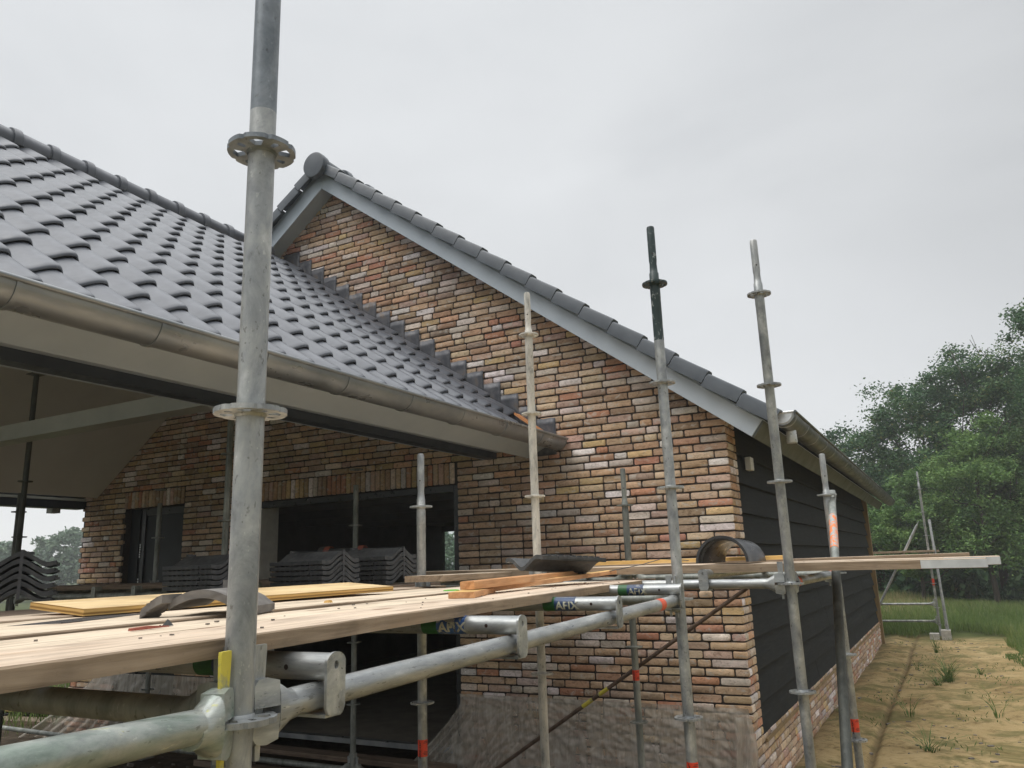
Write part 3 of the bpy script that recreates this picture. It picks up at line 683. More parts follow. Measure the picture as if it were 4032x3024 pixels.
# ------------------------------------------------------------------ veranda wing
VX, VT = -4.75, .738
EX, EZ = -1.615, .052
VY0, VY1 = -6.1, -.012
field('veranda_roof_tiles', EX, EZ, -1, VY1 - 27 * .2195, VY1, 12, .2195, .3215, VT, M['tile'], sub=20, amp=.066, skip=lambda r_, yy: r_ == 0 and yy > -.46)
field('veranda_roof_tiles', 2 * VX - EX, EZ, 1, VY0 + .05, VY1, 12, .22, .3215, VT, M['tile'], sub=5)
ridge('veranda_ridge_tile_row', VX, EZ + VT * (EX - VX) + .058, -6.12, -.02, .3085, .104, M['tile'])
mb = MB()      # roof slab (ceiling below, underlay on top)
for sgn in (1, -1):
    a = (VX, EZ + VT * (EX - VX) - .02); b = (VX + sgn * 3.02, a[1] - VT * 3.02); t = .20
    mb.add([(a[0], VY0, a[1] - t), (b[0], VY0, b[1] - t + .05), (b[0], VY0, b[1]), (a[0], VY0, a[1]),
            (a[0], -.012, a[1] - t), (b[0], -.012, b[1] - t + .05), (b[0], -.012, b[1]), (a[0], -.012, a[1])],
           [(0, 1, 2, 3), (7, 6, 5, 4), (0, 4, 5, 1), (3, 2, 6, 7), (0, 3, 7, 4), (1, 5, 6, 2)])
hp(mb.build('veranda_ceiling', M['ceiling'], recalc=True))
mb = MB()      # sloping eave board under the gutter
mb.add([(-1.47, VY0, .03), (-1.735, VY0, -.10), (-1.745, VY0, -.082), (-1.5, VY0, .055), (-1.47, -.012, .03), (-1.735, -.012, -.10), (-1.745, -.012, -.082), (-1.5, -.012, .055)],
       [(0, 1, 2, 3), (7, 6, 5, 4), (0, 4, 5, 1), (3, 2, 6, 7), (0, 3, 7, 4), (1, 5, 6, 2)])
hp(mb.build('veranda_eave_board', M['soffit']))
mb = MB(); mb.box(-2.16, -2.06, VY0, -.012, -.076, .16); hp(mb.build('veranda_eave_beam', M['beam_dark']))
mb = MB(); mb.box(-2.20, -2.161, VY0, -.012, -.072, .14); mb.box(-2.059, -1.74, VY0, -.012, -.02, .0); hp(mb.build('beam_lining', M['soffit']))
mb = MB(); mb.box(-8.0, -1.9, -2.38, -2.30, .165, .30); mb.box(-8.0, -1.9, -2.42, -2.26, .155, .165); hp(mb.build('veranda_cross_beam', M['beam_pale']))
mb = MB(); mb.box(-8.12, -8.0, VY0, -.012, .15, .34); hp(mb.build('veranda_wall_plate', M['beam_red']))
mb = MB(); mb.box(-8.12, -8.0, VY0, -.012, -.02, .149); mb.box(-8.16, -7.99, VY0, -.012, -.155, -.06); hp(mb.build('veranda_back_beam', M['beam_dark']))
mb = MB(); mb.box(-8.10, -7.985, VY0, -.012, -.058, -.030); hp(mb.build('pale_trim_strip', M['beam_pale']))
mb = MB(); mb.box(-8.12, -8.0, -.42, -.32, -.215, -.156); hp(mb.build('beam_block', M['steel_old']))
gutter('veranda_gutter', -1.442, .028, VY0, -.02, .088, 1, [-.475 - .597 * i for i in range(9)], endcap=None)
mb = MB()
rg = [[(-1.442 + rr * math.cos(PI + PI * q / 16), y, .028 + rr * math.sin(PI + PI * q / 16)) for q in range(17)] for y, rr in ((-.02, .088), (-.008, .08), (-.003, .06))]
mb.loft(rg); hp(mb.build('gutter_stop_end', M['zinc'], smooth=40))
# lead step flashing
for i in range(18):
    t = i / 17; xr = -4.524 + t * (3.063); zt = 2.49 - t * 2.255; wdt = .235
    mb = MB(); nn = 6; vs = []
    zlow = min(EZ + VT * (EX - xr) - .03, zt)
    for b_ in range(nn + 1):
        for a_ in range(nn + 1):
            x = xr - wdt + wdt * a_ / nn; z = zt - (zt - zlow) * b_ / nn
            y = -.0065 - .004 * abs(noise.noise(Vector((x * 9, z * 9, i * 3.1)))) - .003 * (a_ / nn)
            vs.append((x + random.uniform(-.002, .002), y, z + (.003 * math.sin(a_ * 2.1 + i) if b_ == 0 else 0)))
    mb.add(vs, [[j * (nn + 1) + q, j * (nn + 1) + q + 1, (j + 1) * (nn + 1) + q + 1, (j + 1) * (nn + 1) + q] for j in range(nn) for q in range(nn)])
    o = mb.build('lead_flashing_sheet', M['lead'], smooth=180); hp(o)
    md = o.modifiers.new('thick', 'SOLIDIFY'); md.thickness = .0015
mb = MB(); mb.box(-1.86, -1.49, -.10, -.04, .115, .13, T=Matrix.Translation((0, 0, 0))); 
mb = MB(); mb.add([(-1.80, -.14, .30), (-1.47, -.14, .055), (-1.47, -.03, .055), (-1.80, -.03, .30), (-1.80, -.14, .28), (-1.47, -.14, .03), (-1.47, -.03, .03), (-1.80, -.03, .28)],
                  [(0, 1, 2, 3), (7, 6, 5, 4), (0, 4, 5, 1), (3, 2, 6, 7), (0, 3, 7, 4), (1, 5, 6, 2)]); hp(mb.build('exposed_eave_batten', M['grout']))

# ------------------------------------------------------------------ scaffold parts
RT = .02415
def rosette_mb(x, y, z, fine, ang=0.):
    mb = MB(); n = 64 if fine else 24; loop = []
    for k in range(n):
        t = 2 * PI * k / n + ang; rr = .0615
        if fine and k % 8 in (0,): rr = .0575
        loop.append((rr * math.cos(t), rr * math.sin(t)))
    holes = []
    for h in range(8):
        t0 = 2 * PI * h / 8 + ang + PI / 8
        if h % 2 == 0: ri, ro, wi, wo = .031, .0495, .19, .27
        else: ri, ro, wi, wo = .034, .0475, .12, .12
        if not fine: ri, ro = .032, .049
        holes.append([(ri * math.cos(t0 - wi), ri * math.sin(t0 - wi)), (ri * math.cos(t0 + wi), ri * math.sin(t0 + wi)),
                      (ro * math.cos(t0 + wo), ro * math.sin(t0 + wo)), ((ro + .003) * math.cos(t0), (ro + .003) * math.sin(t0)), (ro * math.cos(t0 - wo), ro * math.sin(t0 - wo))])
    mb.prism(loop, holes, .009, T=Matrix.Translation((x, y, z - .0045)))
    mb.lathe(x, y, [(z - .010, RT + .001), (z - .0046, RT + .004), (z + .0046, RT + .004), (z + .010, RT + .001)], 24, cap=False)
    return mb
def text_on_tube(txt, size, frame, th=.0004, stack=False, font_space=1.0):
    """mesh data of a word, mapped by frame(u, v, h)"""
    cu = bpy.data.curves.new('t', 'FONT'); cu.body = txt; cu.size = size; cu.extrude = th; cu.space_character = font_space; cu.offset = size * .022
    if stack: cu.body = '\n'.join(txt); cu.space_line = .80; cu.align_x = 'CENTER'
    cu.resolution_u = 3
    to = bpy.data.objects.new('t', cu); C.objects.link(to)
    dg = bpy.context.evaluated_depsgraph_get(); me = bpy.data.meshes.new_from_object(to.evaluated_get(dg))
    bm = bmesh.new(); bm.from_mesh(me)
    for ax in ((1, 0, 0), (0, 1, 0)):
        k_ = 0 if ax[0] else 1; lo = min(v.co[k_] for v in bm.verts); hi = max(v.co[k_] for v in bm.verts); c_ = lo + .0021
        while c_ < hi:
            bmesh.ops.bisect_plane(bm, geom=bm.verts[:] + bm.edges[:] + bm.faces[:], plane_co=Vector(ax) * c_, plane_no=Vector(ax)); c_ += .0022
    bm.to_mesh(me); bm.free()
    vs = [frame(v.co.x, v.co.y, v.co.z) for v in me.vertices]; fs = [list(p.vertices) for p in me.polygons]
    bpy.data.objects.remove(to); bpy.data.curves.remove(cu); bpy.data.meshes.remove(me)
    return vs, fs
def sticker_on_pole(parent, x, y, z0, z1, face_ang, text=True, span=1.5):
    mb = MB(); r_ = RT + .0006; n = 16; rg = []
    for z in (z0, z1):
        rg.append([(x + r_ * math.cos(face_ang + span * (q / n * 2 - 1)), y + r_ * math.sin(face_ang + span * (q / n * 2 - 1)), z) for q in range(n + 1)])
    mb.loft(rg, close=False, cap=False)
    def fr(u, v, h):
        t = face_ang - .55 + u / r_; return (x + (r_ + .0006 + h) * math.cos(t), y + (r_ + .0006 + h) * math.sin(t), z1 - .016 + v)
    if text:
        vs, fs = text_on_tube('LAYHER', .0175, fr, stack=True); mb.add(vs, fs, 1)
        for zz, w0 in ((z1 - .010, .3), (z1 - .016, .1), (z0 + .022, .25), (z0 + .016, .1), (z0 + .010, .2)):
            rg = [[(x + (r_ + .0008) * math.cos(face_ang + a_), y + (r_ + .0008) * math.sin(face_ang + a_), zz + dz) for a_ in np.linspace(w0, 1.15, 7)] for dz in (0, .0025)]
            mb.loft(rg, 1, close=False, cap=False)
    o = mb.build('sticker', [M['sticker'], M['ink']], recalc=False); o.parent = parent
    o['label'] = 'red orange sticker with LAYHER in black'
    return o
def pole(scaf, x, y, ztop, zros, mat='steel', zbot=None, spig=True, fine=False, seg=None, n=24, segmat='pole_green'):
    zb = G + .05 if zbot is None else zbot; mb = MB()
    body_top = ztop - .25 if spig else ztop
    pr_ = [(zb, RT)]
    if spig:
        pr_ += [(body_top - .13, RT), (body_top - .128, RT + .0006), (body_top - .06, RT + .0006), (body_top - .055, RT - .001), (body_top, RT - .001), (body_top + .004, RT - .004),
                (body_top + .03, .0185), (body_top + .05, .0175), (body_top + .07, .0195), (ztop - .012, .0195), (ztop - .003, .0175), (ztop, .012)]
    else: pr_ += [(ztop, RT)]
    if seg:      # painted upper part
        pr_.sort()
        lo = [p_ for p_ in pr_ if p_[0] < seg] + [(seg, RT)]; hi = [(seg, RT)] + [p_ for p_ in pr_ if p_[0] > seg]
        mb.lathe(x, y, lo, n, 0, cap=False); mb.lathe(x, y, hi, n, 1, cap=True)
    else: mb.lathe(x, y, pr_, n)
    if spig:      # pin hole
        a = -1.25
        mb.tube((x + .0192 * math.cos(a), y + .0192 * math.sin(a), body_top + .10), (x + .0198 * math.cos(a), y + .0198 * math.sin(a), body_top + .10), .0045, 10, 2)
    p_ = mb.build('pole', [M[mat], M[segmat], M['ink']], smooth=40); into(scaf, p_)
    if zb <= G + .06:   # base jack
        mb = MB(); mb.box(x - .075, x + .075, y - .075, y + .075, G + .03, G + .038); mb.tube((x, y, G + .03), (x, y, G + .3), .019, 12)
        mb.lathe(x, y, [(G + .24, .035), (G + .27, .035)], 12)
        j = mb.build('base_jack', M['steel_old'], smooth=40); j.parent = p_
    for i, z in enumerate(zros):
        mm = M[segmat] if (seg and z > seg) else M[mat]
        if segmat == 'steel_blue' and i == 0: mm = M['steel_blue']
        r_ = rosette_mb(x, y, z, fine, .2).build('rosette', mm, smooth=30); r_.parent = p_
    return p_
def head(mb, c, d, z, wedge_mi=1, scale=1., wedge=True):
    """wedge head of a ledger next to a pole at c; d = unit direction away from the pole"""
    d = Vector(d).normalized(); c = Vector((c[0], c[1], z)); sN = Vector((-d.y, d.x, 0)); U = Vector((0, 0, 1))
    def ring(dist, w_, h_, rnd):
        pts = []
        for k in range(16):
            t = 2 * PI * k / 16; cx, cz = math.cos(t), math.sin(t)
            q = rnd; px = math.copysign(abs(cx) ** q, cx) * w_; pz = math.copysign(abs(cz) ** q, cz) * h_
            pts.append(c + d * dist + sN * px + U * pz)
        return pts
    def half(dist, w_, z0, z1): return [c + d * dist + sN * a_ + U * b_ for a_, b_ in ((-w_, z0), (w_, z0), (w_ * .85, z1), (-w_ * .85, z1))]
    mb.loft([ring(.125, RT, RT, 1), ring(.105, .0255, .0265, .9), ring(.085, .026, .038, .75), ring(.072, .024, .045, .6)])
    for s_ in (1, -1):
        mb.loft([half(.0721, .023, s_ * .0062, s_ * .046), half(.050, .018, s_ * .0062, s_ * .052), half(.034, .012, s_ * .0062, s_ * .050), half(.0262, .010, s_ * .0062, s_ * .040)])
    if wedge:
        T = Matrix.Translation(c + d * .043) @ Matrix(((d.x, sN.x, 0, 0), (d.y, sN.y, 0, 0), (0, 0, 1, 0), (0, 0, 0, 1)))
        mb.loft([[T @ Vector((a_, b_, zz)) for a_, b_ in ((-wd_, -.003), (wd_, -.003), (wd_, .003), (-wd_, .003))] for zz, wd_ in ((-.075, .005), (.045, .011), (.098, .014), (.105, .013))], wedge_mi)
def ledger(scaf, a, b, za, zb_=None, mat='steel', wedge='steel', name='ledger', heads=(True, True), paint=()):
    zb_ = za if zb_ is None else zb_
    A = Vector((a[0], a[1], za)); B = Vector((b[0], b[1], zb_)); d = (B - A).normalized(); mb = MB()
    mb.tube(A + d * (.115 if heads[0] else 0), B - d * (.115 if heads[1] else 0), RT, 24)
    if heads[0]: head(mb, a, (d.x, d.y, 0), za)
    if heads[1]: head(mb, b, (-d.x, -d.y, 0), zb_)
    for t0, t1 in paint: mb.tube(A + d * t0, A + d * t1, RT + .0007, 24, 2, cap=False)
    o = mb.build(name, [M[mat], M[wedge], M['orange']], smooth=35); return into(scaf, o)
def transom(scaf, a, b, z, lz, sticker=None, name='transom', mat='steel_along_x', hookb=True, hole=True):
    """tube lying on two ledgers, with a drop bracket hooked under each; a = outer end on its ledger"""
    A = Vector((a[0], a[1], z)); B = Vector((b[0], b[1], z)); d = (B - A).normalized(); s = Vector((-d.y, d.x, 0)); U = Vector((0, 0, 1)); mb = MB()
    ov = .036
    mb.tube(A - d * ov, B + d * ov, RT, 28)
    ends = [(A, -d)] + ([(B, d)] if hookb else [])
    for P0, dd in ends:
        f = P0 + dd * (ov + .0005)
        hh = z - lz + RT + .006                                   # down to just below the ledger
        out = [(-.025, -hh + .012)] + [(-.025, .006)] + [(.0262 * math.cos(t), .006 + .0205 * math.sin(t)) for t in [PI - PI * q / 12 for q in range(1, 12)]] + [(.025, .006), (.025, -hh + .012), (.018, -hh), (-.018, -hh)]
        out = out[::-1]
        hol = [(.006 * math.cos(2 * PI * q / 14), .004 + .0075 * math.sin(2 * PI * q / 14)) for q in range(14)]
        T = Matrix(((s.x, 0, dd.x, f.x), (s.y, 0, dd.y, f.y), (0, 1, 0, f.z), (0, 0, 0, 1)))
        mb.prism(out, [hol], .006, T=T)
        # dark inside of the hole
        # foot under the ledger, turned up behind it
        q0 = f - U * hh
        def bx(p, l, w_, h_):  # box from p along -dd
            vs = [p + s * sx * w_ + (-dd) * dx + U * dz for sx in (-1, 1) for dx in (0, l) for dz in (0, h_)]
            mb.add(vs, [(0, 1, 3, 2), (4, 6, 7, 5), (0, 4, 5, 1), (2, 3, 7, 6), (0, 2, 6, 4), (1, 5, 7, 3)])
        bx(q0 - U * .004, .078, .0215, .0055); bx(q0 - dd * .0725, .0055, .0205, .036)
    if hole:
        hc = A + d * .055 - s * (RT + .0003) if s.y > 0 else A + d * .055 + s * (RT + .0003)
        mb.tube(hc, hc + (Vector((0, -1, 0)) * .0004), .005, 12, 1)
    o = mb.build(name, [M[mat], M['ink']], smooth=35); into(scaf, o)
    if sticker:
        x0, x1, worn = sticker; ms = MB(); r_ = RT + .0006
        def fr(u, v, h, off=0.):     # u along +x (world, reversed d), v around the tube on the -y side
            t = v / r_
            c_ = A + d * x1 * 1.0
            base = Vector((c_.x, c_.y, c_.z)) - d * 0 + (-d) * u
            return tuple(base + Vector((0, -1, 0)) * (r_ + h + off) * math.cos(t) + U * (r_ + h + off) * math.sin(t))
        L = x1 - x0
        gl = .36 * L
        for u0, u1, mi in ((0, gl, 0), (gl, L, 1)):
            if u1 - u0 < .002: continue
            ms.loft([[fr(u, v * r_, 0) for v in np.linspace(-2.0, 1.9, 17)] for u in (u0, u1)], mi, close=False, cap=False)
        sz = .040
        vs, fs = text_on_tube('AFIX', sz, lambda u, v, h: fr(gl + .006 + u * 1.05, v * .95 - .018, h, .0007)); ms.add(vs, fs, 2)
        for v0 in (-.030, .026):
            ms.loft([[fr(u, v, 0, .0007) for v in (v0, v0 + .0012)] for u in (gl + .003, L - .003)], 2, close=False, cap=False)
        so_ = ms.build('sticker', [M['green'], M['blue_worn'] if worn else M['blue'], M['letter']], recalc=False); so_.parent = o
        so_['label'] = 'blue and green band with AFIX in pale letters'
    return o
def brace(scaf, a, b, mat='steel', name='diagonal_brace', r_=RT, flat=True, paint=None):
    A = Vector(a); B = Vector(b); d = (B - A).normalized(); mb = MB(); s = Vector((-d.y, d.x, 0)).normalized(); s2 = d.cross(s)
    def ring(p, w_, h_): return [p + s * w_ * math.cos(2 * PI * k / 20) + s2 * h_ * math.sin(2 * PI * k / 20) for k in range(20)]
    if flat == 'top':
        L = (B - A).length
        mb.loft([ring(A, .024, .006), ring(A + d * .05, .03, .007), ring(A + d * .15, r_, r_), ring(B, r_, r_)])
    elif flat:
        L = (B - A).length
        mb.loft([ring(A, .024, .006), ring(A + d * .05, .03, .007), ring(A + d * .15, r_, r_), ring(A + d * (L - .15), r_, r_), ring(A + d * (L - .05), .03, .007), ring(B, .024, .006)])
    else: mb.tube(A, B, r_, 16)
    if paint:
        for t0, t1 in paint: mb.tube(A + d * t0, A + d * t1, r_ + .0008, 20, 1, cap=False)
    o = mb.build(name, [M[mat], M['orange_patch'] if flat else M['yellow']], smooth=40); return into(scaf, o)

# near scaffold along the veranda eave
P1 = (.384, -5.179); P4 = (.317, -2.573); P2 = (-1.077, -2.594); P1b = (-1.01, -5.20)
S1 = empty('eave_scaffold', (-.3, -3.8, G), 'nearest tube scaffold with the thick foreground pole, along the veranda eave', 'scaffold')
pole(S1, *P1, .75, [-.244, -.744, -1.244, -1.744], 'steel', fine=True, spig=False, n=48, seg=-.165, segmat='steel_blue')
p4 = pole(S1, *P4, .615, [.31, -.19, -.69, -1.19, -1.69, -2.19], 'steel', fine=True, seg=.02, n=32)
sticker_on_pole(p4, *P4, -1.985, -1.865, math.atan2(-6.14 + 2.57, 1.42 - .317))
p2 = pole(S1, *P2, -.40, [-.69, -1.19, -1.69, -2.19], 'steel', fine=True, n=28)
sticker_on_pole(p2, *P2, -1.945, -1.865, math.atan2(-6.14 + 2.59, 1.42 + 1.077))
pole(S1, *P1b, -.40, [-.74, -1.24, -1.74, -2.24], 'steel_old')
LZ1, LZ4 = -1.238, -1.192
ledger(S1, P1, P4, LZ1, LZ4, mat='steel_along_y', paint=[(2.26, 2.325)], wedge='steel')
l_ = ledger(S1, P1, P1b, -1.238, -1.232, mat='steel_old')
ledger(S1, P4, P2, -1.19, -1.19, mat='steel_old')
ledger(S1, P1b, P2, -1.235, -1.192, mat='steel_old')
ledger(S1, P1, (.384 + .064 * 5, -5.179 - .228 * 5), -1.240, -1.165, mat='green_steel', wedge='yellow', heads=(True, False))
for z in (-2.4,):
    ledger(S1, P1b, P2, z, z, mat='steel_old')
dl = Vector((P4[0] - P1[0], P4[1] - P1[1])); Ld = dl.length; dl.normalize(); dI = Vector((-1.40, -.01))
for t, st, wn in ((.19, (.155, .30, False), False), (.942, (.125, .265, True), True), (1.70, (.118, .245, False), False), (2.575 - .06, (.13, .25, False), False)):
    a = (P1[0] + dl.x * t, P1[1] + dl.y * t); lz = LZ1 + (LZ4 - LZ1) * t / Ld
    transom(S1, a, (a[0] - 1.395, a[1] - .012), lz + RT * 2 + .001, lz, sticker=(st[0], st[1], wn))
# gable scaffold: rows y=-.57 and y=-1.96
P3 = (-.71, -1.944); P5 = (.707, -1.999); P6 = (-.655, -.584); P7 = (.751, -.579); Pa = (-3.30, -1.95); Pb = (-3.223, -.557); Pc = (-5.921, -1.96); Pd = (-5.86, -.57)
S2 = empty('gable_scaffold', (-2, -1.3, G), 'tube scaffold standing in front of the brick gable wall, on to the house corner', 'scaffold')
rz_ = lambda z0: [z0 - .5 * i for i in range(12) if z0 - .5 * i > G + .2]
pole(S2, *P3, .66, rz_(.38), 'steel_pale', fine=True, n=28)
p5 = pole(S2, *P5, .66, rz_(.35), 'steel', fine=True, n=32)
p6 = pole(S2, *P6, -.335, rz_(-.61), 'steel_old', n=24); sticker_on_pole(p6, *P6, -1.835, -1.765, math.atan2(-5.55, 2.07), text=True, span=1.3)
p7 = pole(S2, *P7, -.36, rz_(-.633), 'steel', fine=True, n=24); sticker_on_pole(p7, *P7, -2.085, -2.01, math.atan2(-5.56, .67), text=True, span=1.3)
pole(S2, *Pa, .96, rz_(.88), 'steel_old', spig=False, n=20)
pole(S2, *Pb, -.26, rz_(-.12), 'steel_old', spig=False, n=20)
pole(S2, *Pc, .885, rz_(.38), 'steel_dark', spig=False, n=20)
mb = MB(); mb.box(-5.99, -5.86, -2.02, -1.90, .886, .894); into(S2, mb.build('head_plate', M['steel_dark']))
pole(S2, *Pd, -.25, rz_(-.11), 'steel_old', spig=False, n=20)
pole(S2, Pc[0] - .085, Pc[1] + .02, -.22, [-.60 + .21, -.335], 'steel_dark', spig=False, n=16)
LZ = -1.148
ledger(S2, P3, P5, LZ + .01, LZ, mat='steel_along_x', paint=[(.80, .812), (.835, .85)], wedge='steel')
ledger(S2, P6, P7, LZ + .01, LZ + .01, mat='steel_old'); ledger(S2, Pa, P3, LZ, LZ, mat='steel_old'); ledger(S2, Pb, P6, LZ, LZ, mat='steel_old'); ledger(S2, Pc, Pa, LZ, LZ, mat='steel_old'); ledger(S2, Pd, Pb, LZ, LZ, mat='steel_old')
ledger(S2, P5, P7, LZ + .004, LZ + .01, mat='steel', paint=[(.10, .17), (1.16, 1.22)])
ledger(S2, Pc, Pd, LZ, LZ, mat='steel_old')
for z, prs in ((-2.64, ((Pd, Pb), (Pb, P6), (Pc, Pd))), (-2.60, ((Pa, P3), (P3, P5)))):
    for a, b in prs: ledger(S2, a, b, z, z, mat='steel_old', paint=[(.32, .36)] if a is Pd else [])
ledger(S2, (-8.4, -.56), Pd, -2.62, -2.64, mat='steel_old', heads=(False, True))
for f in (.44,):
    a = (P5[0] + (P3[0] - P5[0]) * .30, P5[1] + (P3[1] - P5[1]) * .30)
    transom(S2, a, (a[0] + .02, a[1] + 1.40), LZ + .005 + 2 * RT, LZ + .004, hole=False)
for x in (-1.0, -1.65, -2.3, -2.95, -3.6, -4.25, -4.75, -5.4):
    transom(S2, (x, -1.95), (x + .03, -.57), LZ + 2 * RT + .002, LZ, hole=False, mat='steel_old')
brace(S2, (.16, -.50, -1.22), (-2.25, -.50, -2.78), 'rust', r_=.014, flat=False, name='rusty_brace_rod', paint=[(1.27, 1.36), (1.42, 1.52)])
# the brace that drops from the corner pole towards the camera, painted orange near its top
brace(S2, (.772, -.49, -.60), (.8115, -1.078, -1.092), 'steel_old', paint=[(.28, .60)], flat='top')
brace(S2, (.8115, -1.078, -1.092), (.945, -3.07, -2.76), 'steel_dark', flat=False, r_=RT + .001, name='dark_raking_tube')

# far scaffold behind the house
FX, FY = 1.0, 12.95
S3 = empty('far_scaffold', (FX, FY, G), 'distant tube scaffold behind the far corner of the house, in front of the trees', 'scaffold')
pf = pole(S3, FX, FY + .3, .70, [.32, -.18, -.68, -1.18, -1.68, -2.18], 'steel', seg=.0, n=14)
sticker_on_pole(pf, FX, FY + .3, -1.72, -1.58, -1.5, text=False)
pole(S3, FX - 2.57, FY + .3, -.6, [-.68, -1.18, -1.68, -2.18], 'steel', n=12)
pole(S3, FX + .12, FY + .25, -.9, [], 'steel_old', n=12, spig=False)
brace(S3, (FX + .10, FY + .3, -.34), (FX + .14, FY + .05, -2.62), 'steel', r_=.026)
brace(S3, (FX - .10, FY + .28, -.36), (FX - 1.45, FY + .28, -2.72), 'steel', r_=.026)
for z in (-1.1, -2.1, -2.45): ledger(S3, (FX, FY + .3), (FX - 2.57, FY + .3), z, z, mat='steel_old' if z < -2.3 else 'steel')
mb = MB()
for dx in (-.12, .10): mb.box(FX + dx - .09, FX + dx + .09, FY - .0, FY + .25, G - .03, G + (.10 if dx < 0 else .17))
tag(mb.build('footing_block', M['stone'], bevel=.008), 'pale concrete block pair under the foot of the distant scaffold', 'block')

# ------------------------------------------------------------------ boards and loose timber
def board(name, A, B, wvec, t, label, cat, group=None, mat='board', side='board_side', plates=(), seed=0, mb_=None, wav=.0025):
    """A, B = ends of one long top edge; wvec = horizontal width vector; t = thickness. Local x runs along the board."""
    A = Vector(A); B = Vector(B); d = (B - A); L = d.length; d.normalize(); W = Vector((wvec[0], wvec[1], wvec[2] if len(wvec) > 2 else 0)); wl = W.length; s = (W - d * W.dot(d)).normalized(); up = d.cross(s)
    if up.z < 0: up = -up
    T = Matrix(((d.x, s.x, up.x, A.x), (d.y, s.y, up.y, A.y), (d.z, s.z, up.z, A.z), (0, 0, 0, 1)))
    n = max(2, int(L / .05)); rings = []; rnd = random.Random(seed)
    for i in range(n + 1):
        x = L * i / n
        e0 = wav * noise.noise(Vector((x * 6, seed * 7.7, 0))) * 1.6; e1 = wav * noise.noise(Vector((x * 6, seed * 7.7, 9))) * 1.6
        zc = wav * .8 * noise.noise(Vector((x * 1.4, seed, 4)))
        c = .0022 + abs(wav * noise.noise(Vector((x * 13, seed * 3.3, 2)))) * 1.2
        rings.append([(x, e0 + c, zc), (x, wl - e1 - c, zc), (x, wl - e1, zc - c), (x, wl - e1, zc - t), (x, e0, zc - t), (x, e0, zc - c)])
    mb = MB(); mb.loft(rings)
    # top faces use slot 0, everything else slot 1
    nf = n * 6
    for i in range(n):
        for k in range(6): mb.m[i * 6 + k] = 0 if k in (0,) else 1
    for i in range(nf, len(mb.m)): mb.m[i] = 1
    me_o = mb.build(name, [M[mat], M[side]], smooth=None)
    me_o.matrix_world = T
    tag(me_o, label, cat, group)
    for (e, hl) in plates:
        pm = MB(); x0, x1 = (-.002, hl) if e == 0 else (L - hl, L + .002)
        q = .0016; pm.box(x0, x1, -q, -q + .0012, -t * .96, -.003); pm.box(x0, x1, wl + .0004, wl + q, -t * .96, -.003)
        pm.box(L + .0002 if e else -.002, L + .002 if e else -.0002, -q, wl + q, -t * .96, -.003)
        pp = pm.build('end_plate', M['zinc_new']); pp.parent = me_o
    return me_o
ZB = -1.118; sl_ = -.128
def ex(y, off): return .347 + sl_ * (y + 5.18) - off
GB = 'scaffold boards laid side by side beside the veranda eave'
rows = [(0., .225, 'board_pink', 'outermost scaffold board, pinkish, whose rough sawn edge faces the camera', 0),
        (.228, .225, 'board', 'pale scaffold board directly behind the pinkish outermost one', -.001),
        (.464, .23, 'board', 'middle scaffold board carrying the cut battens and the broken tile', .006),
        (.698, .23, 'board', 'scaffold board under the inner edge of the plywood strip', .005),
        (.932, .225, 'board_pink', 'scaffold board passing just inside the short pole, partly under the plywood strip', .010)]
for i, (off, wd_, mt_, lb, dz) in enumerate(rows):
    y0, y1 = -6.1, (-1.62, -1.66, -2.0, -2.1, -2.72)[i]
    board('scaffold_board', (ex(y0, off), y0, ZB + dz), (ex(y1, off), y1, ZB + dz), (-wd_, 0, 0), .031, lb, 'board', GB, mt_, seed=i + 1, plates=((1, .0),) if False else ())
board('scaffold_board', (ex(-6.1, 1.20), -6.1, ZB), (ex(-2.1, 1.20), -2.1, ZB), (-.23, 0, 0), .030, 'scaffold board under the near ends of the stacked roof tiles', 'board', GB, 'board', seed=8)
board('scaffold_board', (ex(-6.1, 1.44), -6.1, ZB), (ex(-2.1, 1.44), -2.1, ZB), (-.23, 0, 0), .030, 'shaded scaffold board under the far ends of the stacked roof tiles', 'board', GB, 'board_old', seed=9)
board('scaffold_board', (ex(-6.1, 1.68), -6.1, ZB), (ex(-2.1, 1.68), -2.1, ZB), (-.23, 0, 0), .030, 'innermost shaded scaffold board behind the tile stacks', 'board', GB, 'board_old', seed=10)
board('scaffold_board', (-1.32, -2.52, -1.1015), (-1.34, -2.02, -1.1015), (-.56, 0, 0), .016, 'thin raised board under the stack near the short pole', 'board', GB, 'board_old', 'board_old', seed=60)
board('scaffold_board', (-.76, -2.86, -1.052), (-.86, -1.98, -1.052), (-.215, -.02, 0), .030, 'short scaffold board lying raised on the others just before the short pole', 'board', GB, 'board', seed=11)
G2 = 'scaffold boards in front of the gable wall'
board('scaffold_board', (-2.55, -1.90, -1.030), (1.555, -1.905, -1.056), (0, .225, 0), .042, 'long scaffold board sticking out past the house corner, front one with galvanised end', 'board', G2, 'board', 'board_side', seed=12, plates=((1, .27),))
board('scaffold_board', (-2.35, -1.665, -1.034), (1.62, -1.62, -1.050), (0, .225, 0), .040, 'second board behind the long front one, its plated end slightly shorter', 'board', G2, 'board_pink', 'board_pink', seed=13, plates=((1, .24),))
board('scaffold_board', (-2.35, -1.42, -1.040), (1.50, -1.38, -1.030), (0, .225, 0), .030, 'third board from the front in the row along the gable wall', 'board', G2, 'board', seed=14)
board('scaffold_board', (-2.40, -1.17, -1.045), (.50, -1.15, -1.04), (0, .225, 0), .030, 'fourth board from the front in the row along the gable wall', 'board', G2, 'board', seed=15)
